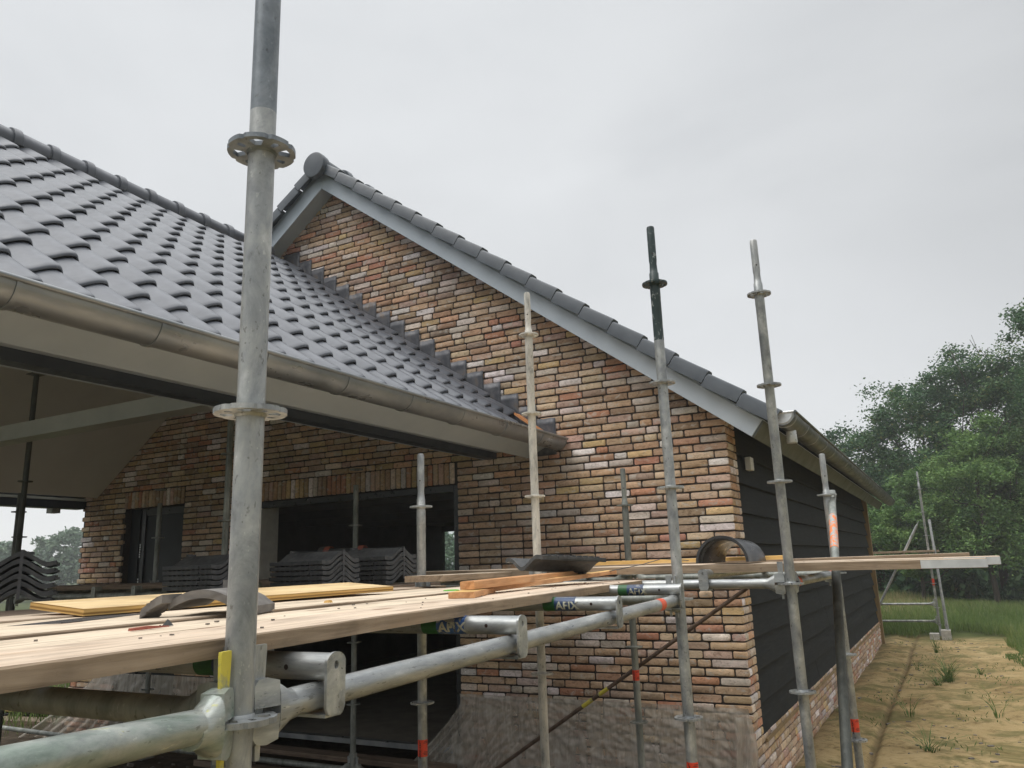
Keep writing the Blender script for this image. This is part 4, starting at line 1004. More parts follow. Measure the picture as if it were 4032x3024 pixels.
for i, (yy, lb) in enumerate(((-1.93, 'dark old board under the veranda, front of its row'), (-1.68, 'dark old board under the veranda, second of its row'), (-1.43, 'dark old board under the veranda, third of its row'), (-1.18, 'dark old board under the veranda, nearest the door'))):
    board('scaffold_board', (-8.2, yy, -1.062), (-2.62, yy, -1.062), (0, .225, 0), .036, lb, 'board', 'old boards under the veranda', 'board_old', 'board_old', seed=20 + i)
board('scaffold_board', (-2.0, 12.98, -.985), (1.12, 13.0, -.985), (0, .23, 0), .04, 'pale board on the distant scaffold behind the house', 'board', None, 'board', seed=30)
board('scaffold_board', (-2.0, 13.25, -.99), (1.20, 13.25, -.99), (0, .23, 0), .04, 'rear board on the distant scaffold, darker and slightly longer', 'board', None, 'board_pink', seed=31)
# plywood strip
board('plywood_strip', (-.590, -4.81, -1.092), (-.60, -3.47, -1.084), (-.235, .02, .020), .018, 'long yellow plywood strip lying raised on the boards behind the thick pole', 'plywood', None, 'ply', 'ply_edge', seed=40, wav=.0006)
# cut battens
board('timber_batten', (.035, -3.875, -1.097), (-.16, -3.40, -1.097), (-.085, -.02, 0), .020, 'short yellow batten offcut lying underneath the crossed longer batten', 'batten', 'cut battens on the scaffold boards', 'batten_yellow', 'batten', seed=41, wav=.0006)
board('timber_batten', (-.06, -3.72, -1.067), (-.27, -2.25, -1.052), (-.055, .0, 0), .028, 'longest reddish batten crossing the offcut, its sawn end facing left', 'batten', 'cut battens on the scaffold boards', 'batten', 'batten', seed=42, wav=.0006)
board('timber_batten', (-.13, -3.60, -1.096), (-.20, -2.0, -1.06), (-.05, .02, 0), .020, 'thin orange batten lying behind the reddish one, beneath the single tile', 'batten', 'cut battens on the scaffold boards', 'batten_yellow', 'batten', seed=43, wav=.0006)
board('timber_batten', (-.62, -1.46, -1.012), (.62, -1.50, -1.012), (0, .045, 0), .022, 'yellow batten on the gable boards running behind the half-round ridge tile', 'batten', None, 'batten_yellow', 'batten_yellow', seed=44, wav=.001)
board('threshold_plank', (-5.1, -.28, -2.62), (-2.5, -.24, -2.64), (0, .17, .0), .04, 'long plank on the ground in front of the wide opening', 'plank', None, 'board_old', 'board_old', seed=45)
board('threshold_plank', (-5.1, -.60, -2.70), (-1.9, -.55, -2.72), (0, .10, .0), .05, 'rough timber lying on the soil before the wide opening, nearer the camera', 'plank', None, 'board_old', 'board_old', seed=46)

# ------------------------------------------------------------------ loose roof tiles
def stack_prof(u):
    # u 0..1 across the tile: flat pan, then the hump, then a lip
    sm = lambda q: q * q * (3 - 2 * q)
    if u < .13: return .004 * (1 - u / .13)
    if u < .55: return .054 * sm((u - .13) / .42) ** 1.05
    if u < .90: return .054 - .046 * sm((u - .55) / .35) ** .9
    return .008 + .006 * (u - .90) / .10
def tile_mesh():
    mb = MB(); L, Wd, t = .42, .27, .019; nu, nl = 22, 12; rings = []
    for i in range(nl + 1):
        x = -L * i / nl
        top = [(x, Wd * k / nu - Wd / 2, stack_prof(k / nu) + t) for k in range(nu + 1)]
        bot = [(x, Wd * k / nu - Wd / 2, stack_prof(k / nu)) for k in reversed(range(nu + 1))]
        rings.append(top + bot)
    mb.loft(rings)
    # raised rib at the nose and side lip
    for q in (.52, .60): mb.box(-.41, -.39, Wd * (q - .5) - .012, Wd * (q - .5) + .012, stack_prof(q) + t - .001, stack_prof(q) + t + .012)
    mb.box(-.30, -.02, Wd / 2 - .001, Wd / 2 + .012, stack_prof(1) + .001, stack_prof(1) + .010)
    mb.box(-.40, -.10, -Wd / 2 - .008, -Wd / 2 + .001, .004, .016)
    for x in np.linspace(-.38, -.06, 9): mb.box(x, x + .012, -Wd / 2 + .004, -Wd / 2 + .03, stack_prof(.05) - .006, stack_prof(.05) + .001)
    return mb
tm = tile_mesh().build('roof_tile', M['tile_dark'], smooth=40)
tile_me = tm.data; first = [tm]
mbs = MB(); mbs.box(.0002, .0012, .033, .045, .0, .0)
def put_tile(loc, rz, tilt=(0, 0), label='', group=None, mat=None):
    if first: o = first.pop()
    else: o = bpy.data.objects.new('roof_tile', tile_me); C.objects.link(o)
    o.location = loc; o.rotation_euler = (tilt[0], tilt[1], rz)
    return tag(o, label, 'roof tile', group)
ordn = ['bottom', 'second from the bottom', 'third from the bottom', 'fourth from the bottom', 'fifth from the bottom', 'top', 'seventh']
def stack(x, y, z, rz, n, pitch, where, group):
    for k in range(n):
        nm = 'topmost' if k == n - 1 else ordn[k]
        put_tile((x + random.uniform(-.004, .004), y + random.uniform(-.004, .004), z + k * pitch), rz + random.uniform(-.012, .012), (0, 0), f'{nm} dark roof tile of the stack {where}', group)
ZT = ZB + .002
DIR = R(-6)
stack(-1.47, -2.78, ZT, DIR, 6, .0270, 'with the strapped curved ends, in the middle', 'roof tiles in the middle stack')
stack(-1.40, -2.33, -1.100, DIR, 6, .0270, 'right of the middle one, near the short pole', 'roof tiles in the right stack')
stack(-1.78, -3.23, ZT, DIR, 6, .0260, 'just behind the thick foreground pole', 'roof tiles in the stack behind the thick pole')
stack(-1.945, -4.22, ZT, R(-33), 6, .0300, 'at the left edge of the photo', 'roof tiles in the left stack')
for (x, y, z0_, rz, zz, lb) in ((-1.47, -2.78, ZT, DIR, .135, 'black strap holding the middle tile stack'), (-1.40, -2.33, -1.100, DIR, .135, 'black strap holding the right tile stack'), (-1.945, -4.22, ZT, R(-33), .150, 'black strap holding the left tile stack')):
    mb = MB(); yy = .27 * .05
    z1 = zz + .074
    mb.box(.003, .0045, yy - .006, yy + .006, .03, z1 + .003); mb.box(-.423, .0045, yy - .006, yy + .006, z1 + .0032, z1 + .0045)
    o = mb.build('strap', M['strap']); o.location = (x, y, z0_); o.rotation_euler = (0, 0, rz); tag(o, lb, 'strap', 'straps round the tile stacks')
put_tile((-.36, -2.78, -.972), R(-112), (R(180), R(-3)), 'single dark roof tile lying upside down on the battens before the pale pole')
# broken tile pieces beside the thick pole
def broken(name, loc, rz, u0, u1, L, label, tilt=(0, 0), seed=0):
    mb = MB(); nu, nl, t, Wd = 14, 8, .020, .205; rings = []
    for i in range(nl + 1):
        q = i / nl
        us = [u0 + (u1 - u0) * k / nu for k in range(nu + 1)]
        f = lambda k: -L * q * (1 + .10 * noise.noise(Vector((k * .7, seed, 0)))) + .012 * noise.noise(Vector((k * .9, q * 3, seed)))
        hh = lambda u_: 0.046 * math.sin(PI * min(1, max(0, u_))) ** .8
        rings.append([(f(k), Wd * us[k], hh(us[k]) + t) for k in range(nu + 1)] + [(f(k), Wd * us[k], hh(us[k])) for k in reversed(range(nu + 1))])
    mb.loft(rings)
    mb.box(-L * .88, -L * .74, Wd * .5 - .014, Wd * .5 + .014, .062, .086) if u1 - u0 > .5 else None
    o = mb.build(name, M['tile_back'], smooth=45); o.location = loc; o.rotation_euler = (tilt[0], tilt[1], rz)
    return tag(o, label, 'tile fragment', 'broken tile pieces beside the thick pole')
broken('tile_fragment', (-.275, -4.83, ZB + .002), R(-62), .12, 1.0, .24, 'largest broken grey tile lying arched right beside the thick pole', seed=3)
broken('tile_fragment', (-.30, -4.86, ZB + .001), R(-80), .0, .30, .06, 'small curved grey tile shard leaning at the left of the largest broken one', seed=5)
broken('tile_fragment', (-.25, -4.84, ZB + .001), R(-35), .72, 1.0, .09, 'grey tile shard poking out on the right side of the thick pole', seed=8)
mb = MB()
for q in range(40):
    x = .0098 * q; mb.box(x, x + .0055, .0, .105, 0, .0035, T=Matrix.Translation((0, 0, .001)) @ Matrix(((1, -.35, 0, 0), (0, 1, 0, 0), (0, 0, 1, 0), (0, 0, 0, 1))))
mb.box(-.002, .40, -.012, .004, 0, .007)
o = mb.build('comb_strip', M['strap']); o.location = (-.374, -5.0, ZB + .001); o.rotation_euler = (0, 0, R(115.6)); tag(o, 'black eave comb strip with thin teeth under the plywood', 'comb strip')
# half-round ridge tile on the gable boards
def half_round(name, loc, rz, label, mat='tile_glossy', r_=.118, L=.30, inner=None):
    mb = MB(); rings = []
    for x, rr, th in ((0, r_ * 1.06, .014), (.035, r_ * 1.06, .014), (.045, r_ * .98, .013), (.14, r_ * .94, .013), (.155, r_ * .98, .016), (L, r_ * .90, .013)):
        n = 22
        rings.append([(x, rr * math.cos(PI * k / n), rr * math.sin(PI * k / n) * .98) for k in range(n + 1)] + [(x, (rr - th) * math.cos(PI - PI * k / n), (rr - th) * math.sin(PI - PI * k / n) * .98) for k in range(n + 1)])
    mb.loft(rings)
    o = mb.build(name, M[mat], smooth=35); o.location = loc; o.rotation_euler = (0, 0, rz); return tag(o, label, 'ridge tile')
half_round('ridge_tile', (.35, -1.885, -1.040), R(84), 'black half-round ridge tile standing on the long boards between the two tall poles', r_=.136, L=.36)
o = half_round('ridge_tile', (-2.50, -1.80, -.975), R(24), 'dark ridge tile with red clay bands lying behind the middle tile stack', 'tile_dark', .125, .40)
board('plank_offcut', (-2.75, -2.02, -.977), (-1.98, -1.70, -.977), (-.14, .34, 0), .084, 'dark timber offcut carrying the red-banded ridge tile', 'timber', None, 'board_old', 'board_old', seed=71)
for x0 in (.06, .30):
    mb = MB(); n = 16; mb.loft([[(xx, .1345 * math.cos(PI * k / n), .1325 * math.sin(PI * k / n)) for k in range(n + 1)] for xx in (x0 - .02, x0 + .02)], close=False, cap=False)
    s_ = mb.build('red_band', M['clay_red'], recalc=False); s_.parent = o
# small debris
mb = MB(); mb.loft([[(.034 * math.cos(2 * PI * k / 12), .020 * math.sin(2 * PI * k / 12), z) for k in range(12)] for z in (0, .008)])
o = mb.build('green_plastic_shim', M['greenchip']); o.location = (-.43, -3.30, ZB + .001); o.rotation_euler = (R(6), 0, .4); tag(o, 'small bright green plastic disc lying on the boards', 'plastic disc')
mb = MB(); mb.loft([[(-.05, -.005, 0), (-.05, .004, 0), (-.05, .003, .005), (-.05, -.004, .004)], [(.0, -.006, 0), (.0, .005, 0), (.0, .004, .006), (.0, -.004, .006)], [(.055, -.001, 0), (.055, .002, 0), (.055, .001, .002), (.055, .0, .002)]]); o = mb.build('red_sliver', M['clay_red']); o.location = (.0, -5.06, ZB + .001); o.rotation_euler = (0, 0, R(100)); tag(o, 'thin reddish wood sliver on the boards, left of the thick pole', 'wood sliver')
mb = MB(); mb.loft([[(-.012, 0, 0), (.014, -.004, 0), (.012, .010, 0), (-.008, .008, 0)], [(.004, .001, .014), (.008, .0, .012), (.007, .004, .01), (.003, .004, .012)]]); o = mb.build('tile_chip', M['tile_dark']); o.location = (-.04, -4.99, ZB + .001); tag(o, 'small dark pointed tile chip beside the thick pole', 'tile chip')
mb = MB()
for k in range(60):
    yy = random.uniform(-5.3, -2.2); xx = ex(yy, random.uniform(.03, .62)); s_ = random.uniform(.001, .0035)
    mb.box(-s_, s_ * random.uniform(.6, 2), -s_, s_, 0, s_, T=Matrix.Translation((xx, yy, ZB)) @ Matrix.Rotation(random.uniform(0, 6), 4, 'Z'))
tag(mb.build('sawdust_crumbs', M['rubble']), 'scattered crumbs of mortar and wood on the scaffold boards', 'debris', kind='stuff')
mb = MB(); mb.loft([[(-.014, -.01, 0), (.014, -.01, 0), (.012, .012, 0), (-.012, .01, 0)], [(-.008, -.006, .012), (.01, -.006, .014), (.008, .008, .012), (-.008, .006, .012)]]); o = mb.build('wood_chip', M['batten_yellow']); o.location = (-.30, -4.20, ZB + .001); tag(o, 'little yellow wood chip in front of the plywood strip', 'wood chip')
# strap lying across both platforms
mb = MB(); pts = [(-.36, -2.25, -1.10), (-.22, -2.12, -1.07), (-.05, -1.98, -1.035), (.03, -1.93, -1.012), (.10, -1.88, -1.016), (.14, -1.80, -1.024)]
rg = []
for i, p_ in enumerate(pts):
    p_ = Vector(p_); q = Vector(pts[min(i + 1, len(pts) - 1)]) - Vector(pts[max(i - 1, 0)]); s_ = Vector((-q.y, q.x, 0)).normalized() * .011
    rg.append([p_ - s_, p_ + s_, p_ + s_ + Vector((0, 0, .003)), p_ - s_ + Vector((0, 0, .003))])
mb.loft(rg); tag(mb.build('loose_strap', M['strap'], smooth=60), 'loose grey strap bridging the lower and the upper boards', 'strap')

# ------------------------------------------------------------------ plastic sheets
def sheet(name, fn, nu, nv, label, group='plastic sheets on the wall base'):
    mb = MB(); vs = [fn(i / nu, j / nv) for j in range(nv + 1) for i in range(nu + 1)]
    mb.add(vs, [[j * (nu + 1) + i, j * (nu + 1) + i + 1, (j + 1) * (nu + 1) + i + 1, (j + 1) * (nu + 1) + i] for j in range(nv) for i in range(nu)])
    o = mb.build(name, M['plastic'], smooth=180, recalc=False); return tag(o, label, 'plastic sheet', group)
def f1(u, v):
    z = -2.083 - v * .70
    xl = -2.485 if v < .12 else -2.485 - .62 * ((v - .12) / .88) ** 1.15
    x = xl + (-.02 - xl) * u
    gth = max(0, 1 - u / .38)
    fold = gth * v * .075 * (math.sin(u * 125 + 3 * math.sin(u * 23)) * .6 + .5 * math.sin(u * 47)) + .006 * noise.noise(Vector((u * 22 - v * 6, v * 6 + u * 8, 1))) * (1 + v)
    fold += .009 * (1 - min(1, 6 * abs(noise.noise(Vector((u * 13 - v * 9, v * 2.2 + u * 3, 4)))))) + .005 * (1 - min(1, 5 * abs(noise.noise(Vector((u * 30 + v * 16, v * 5, 8))))))
    return (x, -.022 - abs(fold) - .06 * v * gth, z)
sheet('plastic_sheet', f1, 300, 50, 'clear plastic sheet draped over the wall base right of the wide opening')
def f1b(u, v):
    z = -2.14 - v * .62; x = -.13 + u * .13 + .02 * math.sin(v * 5) - .03 * v * (1 - u)
    return (x, -.05 - .02 * math.sin(u * 9 + v * 4) - .012 * noise.noise(Vector((u * 6, v * 9, 2))), z)
sheet('plastic_sheet', f1b, 20, 30, 'bunched strip of plastic hanging at the brick corner')
def f2(u, v):
    z = -2.06 - v * .70
    xl = -7.45 - .95 * v ** 1.3; x = xl + (-5.14 - xl) * u
    gth = max(0, 1 - u / .5)
    fold = gth * v * .07 * (math.sin(u * 60) + .5 * math.sin(u * 27)) + .02 * noise.noise(Vector((u * 16, v * 8, 7)))
    return (x, -.03 - abs(fold) - .25 * v * gth, z)
sheet('plastic_sheet', f2, 110, 30, 'plastic sheet pooling over the wall base below the door, far left')

# ------------------------------------------------------------------ loose ground things
GR = 'timbers lying on the ground at the far left'
for i, (A, B, m_, lb) in enumerate((((-11.6, .4, -2.55), (-8.9, .9, -2.55), 'board', 'uppermost pale timber of the pile on the ground at the far left'), ((-11.6, .3, -2.66), (-8.8, .75, -2.66), 'batten_yellow', 'yellow timber in the middle of the pile on the ground at the far left'), ((-11.2, -.1, -2.74), (-8.6, .35, -2.74), 'board_old', 'lowest grey timber of the pile on the ground at the far left'))):
    board('ground_timber', A, B, (.0, .25, 0), .06, lb, 'timber', GR, m_, m_, seed=50 + i)
mb = MB()
for k in range(420):
    x = random.uniform(-7.5, -1.2); y = random.uniform(-3.2, -.1); s_ = random.uniform(.008, .04)
    T = Matrix.Translation((x, y, G + .01)) @ Matrix.Rotation(random.uniform(0, 6), 4, 'Z') @ Matrix.Rotation(random.uniform(-.4, .4), 4, 'X')
    mb.box(-s_, s_ * random.uniform(.5, 1.8), -s_ * .7, s_ * .7, -s_ * .3, s_ * .5, T=T)
tag(mb.build('rubble', M['rubble']), 'broken rubble and stones strewn on the dark soil under the scaffold', 'rubble', kind='stuff')

# ------------------------------------------------------------------ foliage
def quads_object(name, P, D1, D2, tone, mat, parent=None):
    """P centres (n,3); D1, D2 half-axes; tone (n,) -> one mesh of leaf quads (pointed)"""
    n = len(P); V = np.empty((n, 4, 3)); V[:, 0] = P - D1; V[:, 1] = P + D2; V[:, 2] = P + D1; V[:, 3] = P - D2
    me = bpy.data.meshes.new(name); me.vertices.add(n * 4); me.loops.add(n * 4); me.polygons.add(n)
    me.vertices.foreach_set('co', V.astype(np.float32).ravel()); me.loops.foreach_set('vertex_index', np.arange(n * 4, dtype=np.int32))
    me.polygons.foreach_set('loop_start', np.arange(0, n * 4, 4, dtype=np.int32)); me.polygons.foreach_set('loop_total', np.full(n, 4, dtype=np.int32))
    me.update(); at = me.attributes.new('tone', 'FLOAT', 'POINT'); at.data.foreach_set('value', np.repeat(tone, 4).astype(np.float32))
    me.materials.append(mat); o = bpy.data.objects.new(name, me); C.objects.link(o)
    if parent: into(parent, o)
    return o
def unit(n):
    v = rng.normal(size=(n, 3)); return v / np.linalg.norm(v, axis=1)[:, None]
def tree(x, y, zc, rx, ry, rz_, nclump, per, leaf, mat, label, group, bottom=None, seed=0, trunk=.16, droop=0., name='tree', shell=.55):
    root = empty(name, (x, y, G), label, 'tree', group)
    r_ = np.random.default_rng(seed + 100); rr = random.Random(seed)
    # limbs
    mb = MB(); top = Vector((x, y, zc + rz_ * .55)); p_ = Vector((x, y, G - .1)); n = 7; prev = p_; pr0 = trunk; segs = []
    for i in range(1, n + 1):
        q = p_.lerp(top, i / n) + Vector((rr.uniform(-.12, .12), rr.uniform(-.12, .12), 0)) * rx * .35; r1 = trunk * (1 - .85 * i / n)
        mb.tube(prev, q, pr0, 9, r1=r1, cap=False); segs.append((prev, q, r1)); prev = q; pr0 = r1
    ends = []
    for k in range(13):
        s0, s1, rr0 = segs[rr.randint(1, n - 1)]; a = rr.uniform(0, 2 * PI); ln = rr.uniform(.45, .9)
        e = Vector((x + math.cos(a) * rx * ln, y + math.sin(a) * ry * ln, s1.z + rr.uniform(.05, .55) * rz_))
        md = s1.lerp(e, .5) + Vector((0, 0, -.08 * rz_))
        mb.tube(s1, md, rr0 * .6, 6, r1=rr0 * .4, cap=False); mb.tube(md, e, rr0 * .4, 6, r1=.012, cap=False); ends.append(e)
        for _ in range(2):
            e2 = md.lerp(e, rr.uniform(.3, .9)); e3 = e2 + Vector((rr.uniform(-1, 1) * rx * .4, rr.uniform(-1, 1) * ry * .4, rr.uniform(0, .4) * rz_)); mb.tube(e2, e3, rr0 * .25, 5, r1=.008, cap=False)
    into(root, mb.build('trunk', M['bark'], smooth=60, recalc=False))
    # clumps through the crown
    u_ = r_.normal(size=(nclump, 3)); u_ /= np.linalg.norm(u_, axis=1)[:, None]; rad = r_.uniform(shell, 1.0, nclump) ** .6
    lump = 1 + .22 * np.sin(u_[:, 0] * 5 + seed) * np.cos(u_[:, 1] * 4 + seed * 2) + .18 * np.sin(u_[:, 2] * 7 + seed)
    cc = u_ * (rad * lump)[:, None] * np.array([rx, ry, rz_]) + np.array([x, y, zc])
    if bottom is not None: cc = cc[cc[:, 2] > bottom]
    nc = len(cc); cs = r_.uniform(.55, 1.25, nc); ctone = r_.uniform(0, 1, nc)
    idx = np.repeat(np.arange(nc), per); m = len(idx)
    off = r_.normal(size=(m, 3)) * (np.array([rx, ry, rz_]).mean() * .105) * cs[idx][:, None]; off[:, 2] *= .62
    off[:, 2] -= droop * (off[:, 0] ** 2 + off[:, 1] ** 2)
    P = cc[idx] + off
    d1 = r_.normal(size=(m, 3)); d1[:, 2] *= .6; d1 /= np.linalg.norm(d1, axis=1)[:, None]; d2 = np.cross(d1, r_.normal(size=(m, 3))); d2 /= np.linalg.norm(d2, axis=1)[:, None]
    sz = leaf * r_.uniform(.6, 1.3, m)
    tone = np.clip(.15 + .6 * ctone[idx] + r_.normal(size=m) * .16, 0, 1)
    quads_object('crown', P, d1 * sz[:, None], d2 * (sz * .5)[:, None], tone, mat, root)
    return root
TG = 'trees beyond the grass behind the house'
tree(-.9, 25.5, .4, 2.0, 2.0, 2.7, 300, 190, .060, M['leaf_dark'], 'lowest dark tree, just above the far end of the right gutter', TG, seed=1, bottom=-2.2)
tree(1.1, 25.0, 1.1, 1.7, 1.8, 3.6, 330, 190, .060, M['leaf_dark'], 'dark tree rising second from the left in the row behind the house', TG, seed=2, bottom=-1.8)
tree(2.9, 25.5, 1.6, 1.8, 1.8, 4.0, 350, 190, .060, M['leaf_dark'], 'broad dark tree in the middle of the row behind the house', TG, seed=3, bottom=-1.3)
tree(4.7, 25.0, 1.8, 1.7, 1.8, 4.0, 300, 190, .060, M['leaf_dark'], 'dark tree at the right edge with sky gaps around its trunk', TG, seed=4, bottom=-.6)
tree(5.35, 21.6, 4.4, 1.5, 1.5, 3.0, 150, 170, .055, M['leaf_dark'], 'tallest tree, only its leafy left side reaching in at the top right', TG, seed=5, bottom=2.0)
tree(2.35, 20.3, .2, 1.35, 1.3, 2.3, 200, 190, .048, M['leaf_bright'], 'bright green feathery tree in front of the dark ones, above the board ends', TG, seed=6, droop=.25, bottom=-1.4, trunk=.09)
tree(.55, 20.6, -.3, 1.2, 1.1, 1.35, 130, 190, .048, M['leaf_bright'], 'lower bright green bushy tree left of the distant scaffold', TG, seed=7, droop=.25, bottom=-1.7, trunk=.07)
tree(3.75, 21.0, .1, 1.0, 1.1, 2.2, 130, 160, .050, M['leaf_mid'], 'mid green tree between the feathery one and the right edge', TG, seed=8, bottom=-1.2, trunk=.09)
# undergrowth hedge along the foot of the trees
def hedge(name, x0, x1, y0, y1, z1, n, leaf, mat, label, seed):
    r_ = np.random.default_rng(seed); m = n; x = r_.uniform(x0, x1, m); y = r_.uniform(y0, y1, m)
    top = z1 + .5 * np.sin(x * 1.7) + .3 * np.sin(x * 4.1 + 1); z = G + (top - G) * r_.uniform(0, 1, m) ** .8
    P = np.stack([x, y, z], 1); d1 = r_.normal(size=(m, 3)); d1 /= np.linalg.norm(d1, axis=1)[:, None]; d2 = np.cross(d1, r_.normal(size=(m, 3))); d2 /= np.linalg.norm(d2, axis=1)[:, None]
    sz = leaf * r_.uniform(.6, 1.4, m); tone = np.clip(.35 + .25 * np.sin(x * 3 + z * 4) + r_.normal(size=m) * .2, 0, 1)
    o = quads_object(name, P, d1 * sz[:, None], d2 * (sz * .6)[:, None], tone, mat); return tag(o, label, 'undergrowth', kind='stuff')
hedge('undergrowth', -3.5, 8.5, 22.5, 27.5, -1.75, 42000, .12, M['leaf_dark'], 'dense dark undergrowth at the foot of the trees', 11)
hedge('undergrowth', -12, 14, 32, 36, -.9, 30000, .22, M['leaf_dark'], 'dark wood behind the tree row', 12)
GL = 'distant trees seen under the veranda roof'
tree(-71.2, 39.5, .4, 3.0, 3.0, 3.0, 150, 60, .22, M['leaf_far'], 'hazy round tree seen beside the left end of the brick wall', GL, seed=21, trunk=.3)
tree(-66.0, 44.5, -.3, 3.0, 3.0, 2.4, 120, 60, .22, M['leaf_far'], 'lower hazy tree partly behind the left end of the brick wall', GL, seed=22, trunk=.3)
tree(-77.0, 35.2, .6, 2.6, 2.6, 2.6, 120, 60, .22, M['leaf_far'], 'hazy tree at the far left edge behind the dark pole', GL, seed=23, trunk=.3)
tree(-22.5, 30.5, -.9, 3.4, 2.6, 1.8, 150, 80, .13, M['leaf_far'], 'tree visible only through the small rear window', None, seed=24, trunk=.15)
# grass
def in_grass(x, y):
    nb = .5 * np.sin(x * 2.3 + 1) * np.cos(y * .7) + .25 * np.sin(x * 7 + y * 3)
    return ((y > 13.6 + nb - .25 * (x > 1.7)) | ((x > 2.15 + .35 * nb) & (y > 8.0 + nb)) | ((x > 3.1 + .3 * nb) & (y > 4)))
def blades(name, x, y, h, wdt, tone, mat, lean=.35, r_=None):
    n = len(x); z = np.full(n, G + .02); a = r_.uniform(0, 2 * PI, n); ln = r_.uniform(0, lean, n) * h
    base = np.stack([x, y, z], 1); up = np.stack([np.cos(a) * ln, np.sin(a) * ln, h], 1) * .5
    sd_ = np.stack([-np.sin(a + 1), np.cos(a + 1), np.zeros(n)], 1) * wdt[:, None] * .5
    P = base + up; return quads_object(name, P, up, sd_, tone, mat)
r_ = np.random.default_rng(5)
x = r_.uniform(-3.5, 7.5, 190000); y = r_.uniform(3, 24, 190000); k = in_grass(x, y) & (r_.uniform(0, 1, 190000) < .92) & (x < 1.42 + (y + 6.14) * .13) & (x > 1.42 - (y + 6.14) * .17)
x, y = x[k], y[k]; n = len(x)
dry = np.exp(-(((x + .2) / 1.2) ** 2 + ((y - 19.5) / 3.2) ** 2))
pt = .5 + .5 * np.sin(x * 1.3 + 2) * np.sin(y * .9)
h = r_.uniform(.10, .30, n) * (.7 + .5 * pt) * np.clip((y - 8) / 5, .45, 1.25) * (1 + 1.0 * dry)
o = blades('grass', x, y, h, np.full(n, .012) + .0006 * y, np.clip(.30 + .25 * pt + r_.normal(size=n) * .15 + .6 * dry, 0, 1), M['grass'], .5, r_)
tag(o, 'tall green and straw-coloured grass behind the house', 'grass', kind='stuff')
# sparse weeds on the sand
def weed(x, y, n, h, label, seed, spread=.10, group='weeds on the bare sand'):
    r_ = np.random.default_rng(seed); a = r_.uniform(0, 2 * PI, n); t = r_.uniform(0, 1, n)
    pts = []; root = (x, y)
    mbv = []
    P, D1, D2 = [], [], []
    for i in range(n):
        d = np.array([math.cos(a[i]), math.sin(a[i]), 0]); L = h * r_.uniform(.5, 1); p0 = np.array([x, y, G]) + d * r_.uniform(0, spread * .4)
        for s_ in range(4):
            f = s_ / 4; q0 = p0 + d * spread * 1.6 * f ** 1.8 + np.array([0, 0, L * (f - .25 * f * f)]); f2 = (s_ + 1) / 4
            q1 = p0 + d * spread * 1.6 * f2 ** 1.8 + np.array([0, 0, L * (f2 - .25 * f2 * f2)])
            P.append((q0 + q1) / 2); D1.append((q1 - q0) * .6); D2.append(np.array([-d[1], d[0], 0]) * .005 * (1.3 - f))
    P, D1, D2 = map(np.array, (P, D1, D2))
    o = quads_object('weed', P, D1, D2, np.clip(r_.uniform(0, 1, len(P)), 0, 1), M['weed']); o.name = 'weed'
    return tag(o, label, 'weed', group)
weed(1.14, 6.75, 90, .50, 'largest tuft of weeds standing alone on the sand', 1, .20)
weed(1.02, 6.35, 40, .24, 'low tuft in front of the largest weed', 2, .14)
weed(.95, 10.2, 26, .42, 'thin upright seedling before the distant scaffold', 3, .08)
weed(.78, 4.0, 16, .40, 'spindly weed right of the wheel rut', 4, .16)
weed(1.0, 2.3, 34, .30, 'loose tuft of weeds near the bottom right of the sand', 5, .2)
weed(1.62, 4.2, 12, .45, 'tall thin stems at the right edge of the sand', 6, .14)
weed(.12, 3.9, 40, .18, 'dark weed clump at the foot of the brick plinth', 7, .13)
weed(.14, 3.2, 30, .12, 'small weed at the plinth just behind the bottom of the dark brace', 8, .1)
weed(1.55, 7.6, 20, .22, 'small tuft behind and right of the largest weed', 9, .12)
weed(.72, 7.9, 10, .30, 'single pale weed halfway along the wheel rut', 10, .1)
r_ = np.random.default_rng(9); n = 2600
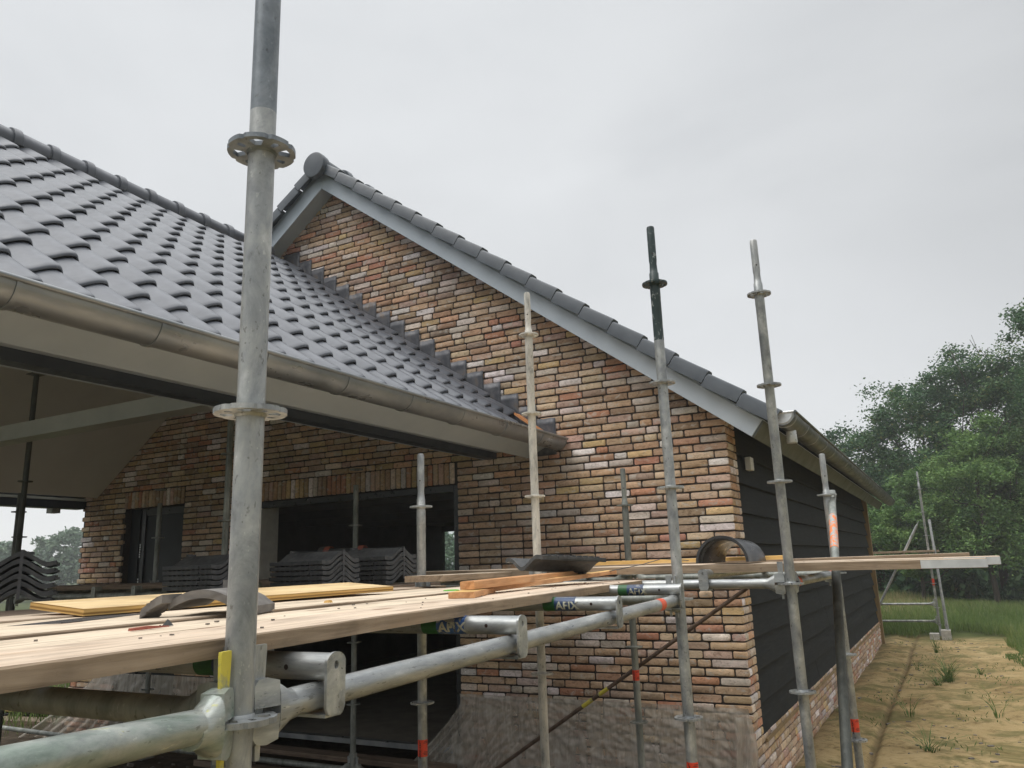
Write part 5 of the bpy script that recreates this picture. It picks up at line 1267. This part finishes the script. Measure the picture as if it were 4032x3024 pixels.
x = .2 + r_.uniform(0, 1, n) * 2.4; y = r_.uniform(.8, 13, n); k = np.sin(x * 5 + y * 1.7) * np.sin(y * 2.3 - x) > .35
x, y = x[k], y[k]; n = len(x)
o = blades('ground_weeds', x, y, r_.uniform(.015, .05, n), np.full(n, .012), r_.uniform(.2, .9, n), M['weed'], 1.2, r_); tag(o, 'fine seedlings and short grass scattered on the sand', 'ground cover', kind='stuff')
mb = MB()
for k_ in range(260):
    x = random.uniform(.15, 2.4); y = random.uniform(.6, 12.6); s_ = random.choice([.004, .006, .01, .018]) * random.uniform(.6, 1.2)
    T = Matrix.Translation((x, y, G + hfun(x, y))) @ Matrix.Rotation(random.uniform(0, 6), 4, 'Z')
    mb.box(-s_, s_ * random.uniform(.6, 2.2), -s_ * .7, s_ * .7, -s_ * .3, s_ * .5, T=T)
tag(mb.build('pebbles', M['rubble']), 'pebbles and wood scraps scattered on the sandy strip', 'pebbles', kind='stuff')
x = r_.uniform(-13, -8.3, 9000); y = r_.uniform(-3.5, 9, 9000); n = len(x)
o = blades('grass', x, y, r_.uniform(.08, .35, n), np.full(n, .014), r_.uniform(.1, .8, n), M['grass'], .6, r_); tag(o, 'rough grass around the timber pile at the far left', 'grass', kind='stuff')
for o in C.objects:
    if o.type == 'MESH' and 'trees' in str(o.get('group')): pass
hm = bpy.data.materials.new('haze'); hm.use_nodes = True; hn = hm.node_tree; hn.nodes.remove(hn.nodes['Principled BSDF'])
pv = hn.nodes.new('ShaderNodeVolumePrincipled'); pv.inputs['Color'].default_value = (.93, .96, 1, 1); pv.inputs['Density'].default_value = .0019; pv.inputs['Anisotropy'].default_value = .2
hn.links.new(pv.outputs[0], hn.nodes['Material Output'].inputs['Volume'])
mb = MB(); mb.box(-110, 40, -40, 75, G - 1.2, 12); o = mb.build('haze', hm); tag(o, 'thin misty air over the building site', 'haze', kind='stuff')
SC.cycles.max_bounces = 6; SC.cycles.volume_bounces = 1; SC.cycles.transparent_max_bounces = 12
SC.cycles.use_denoising = True
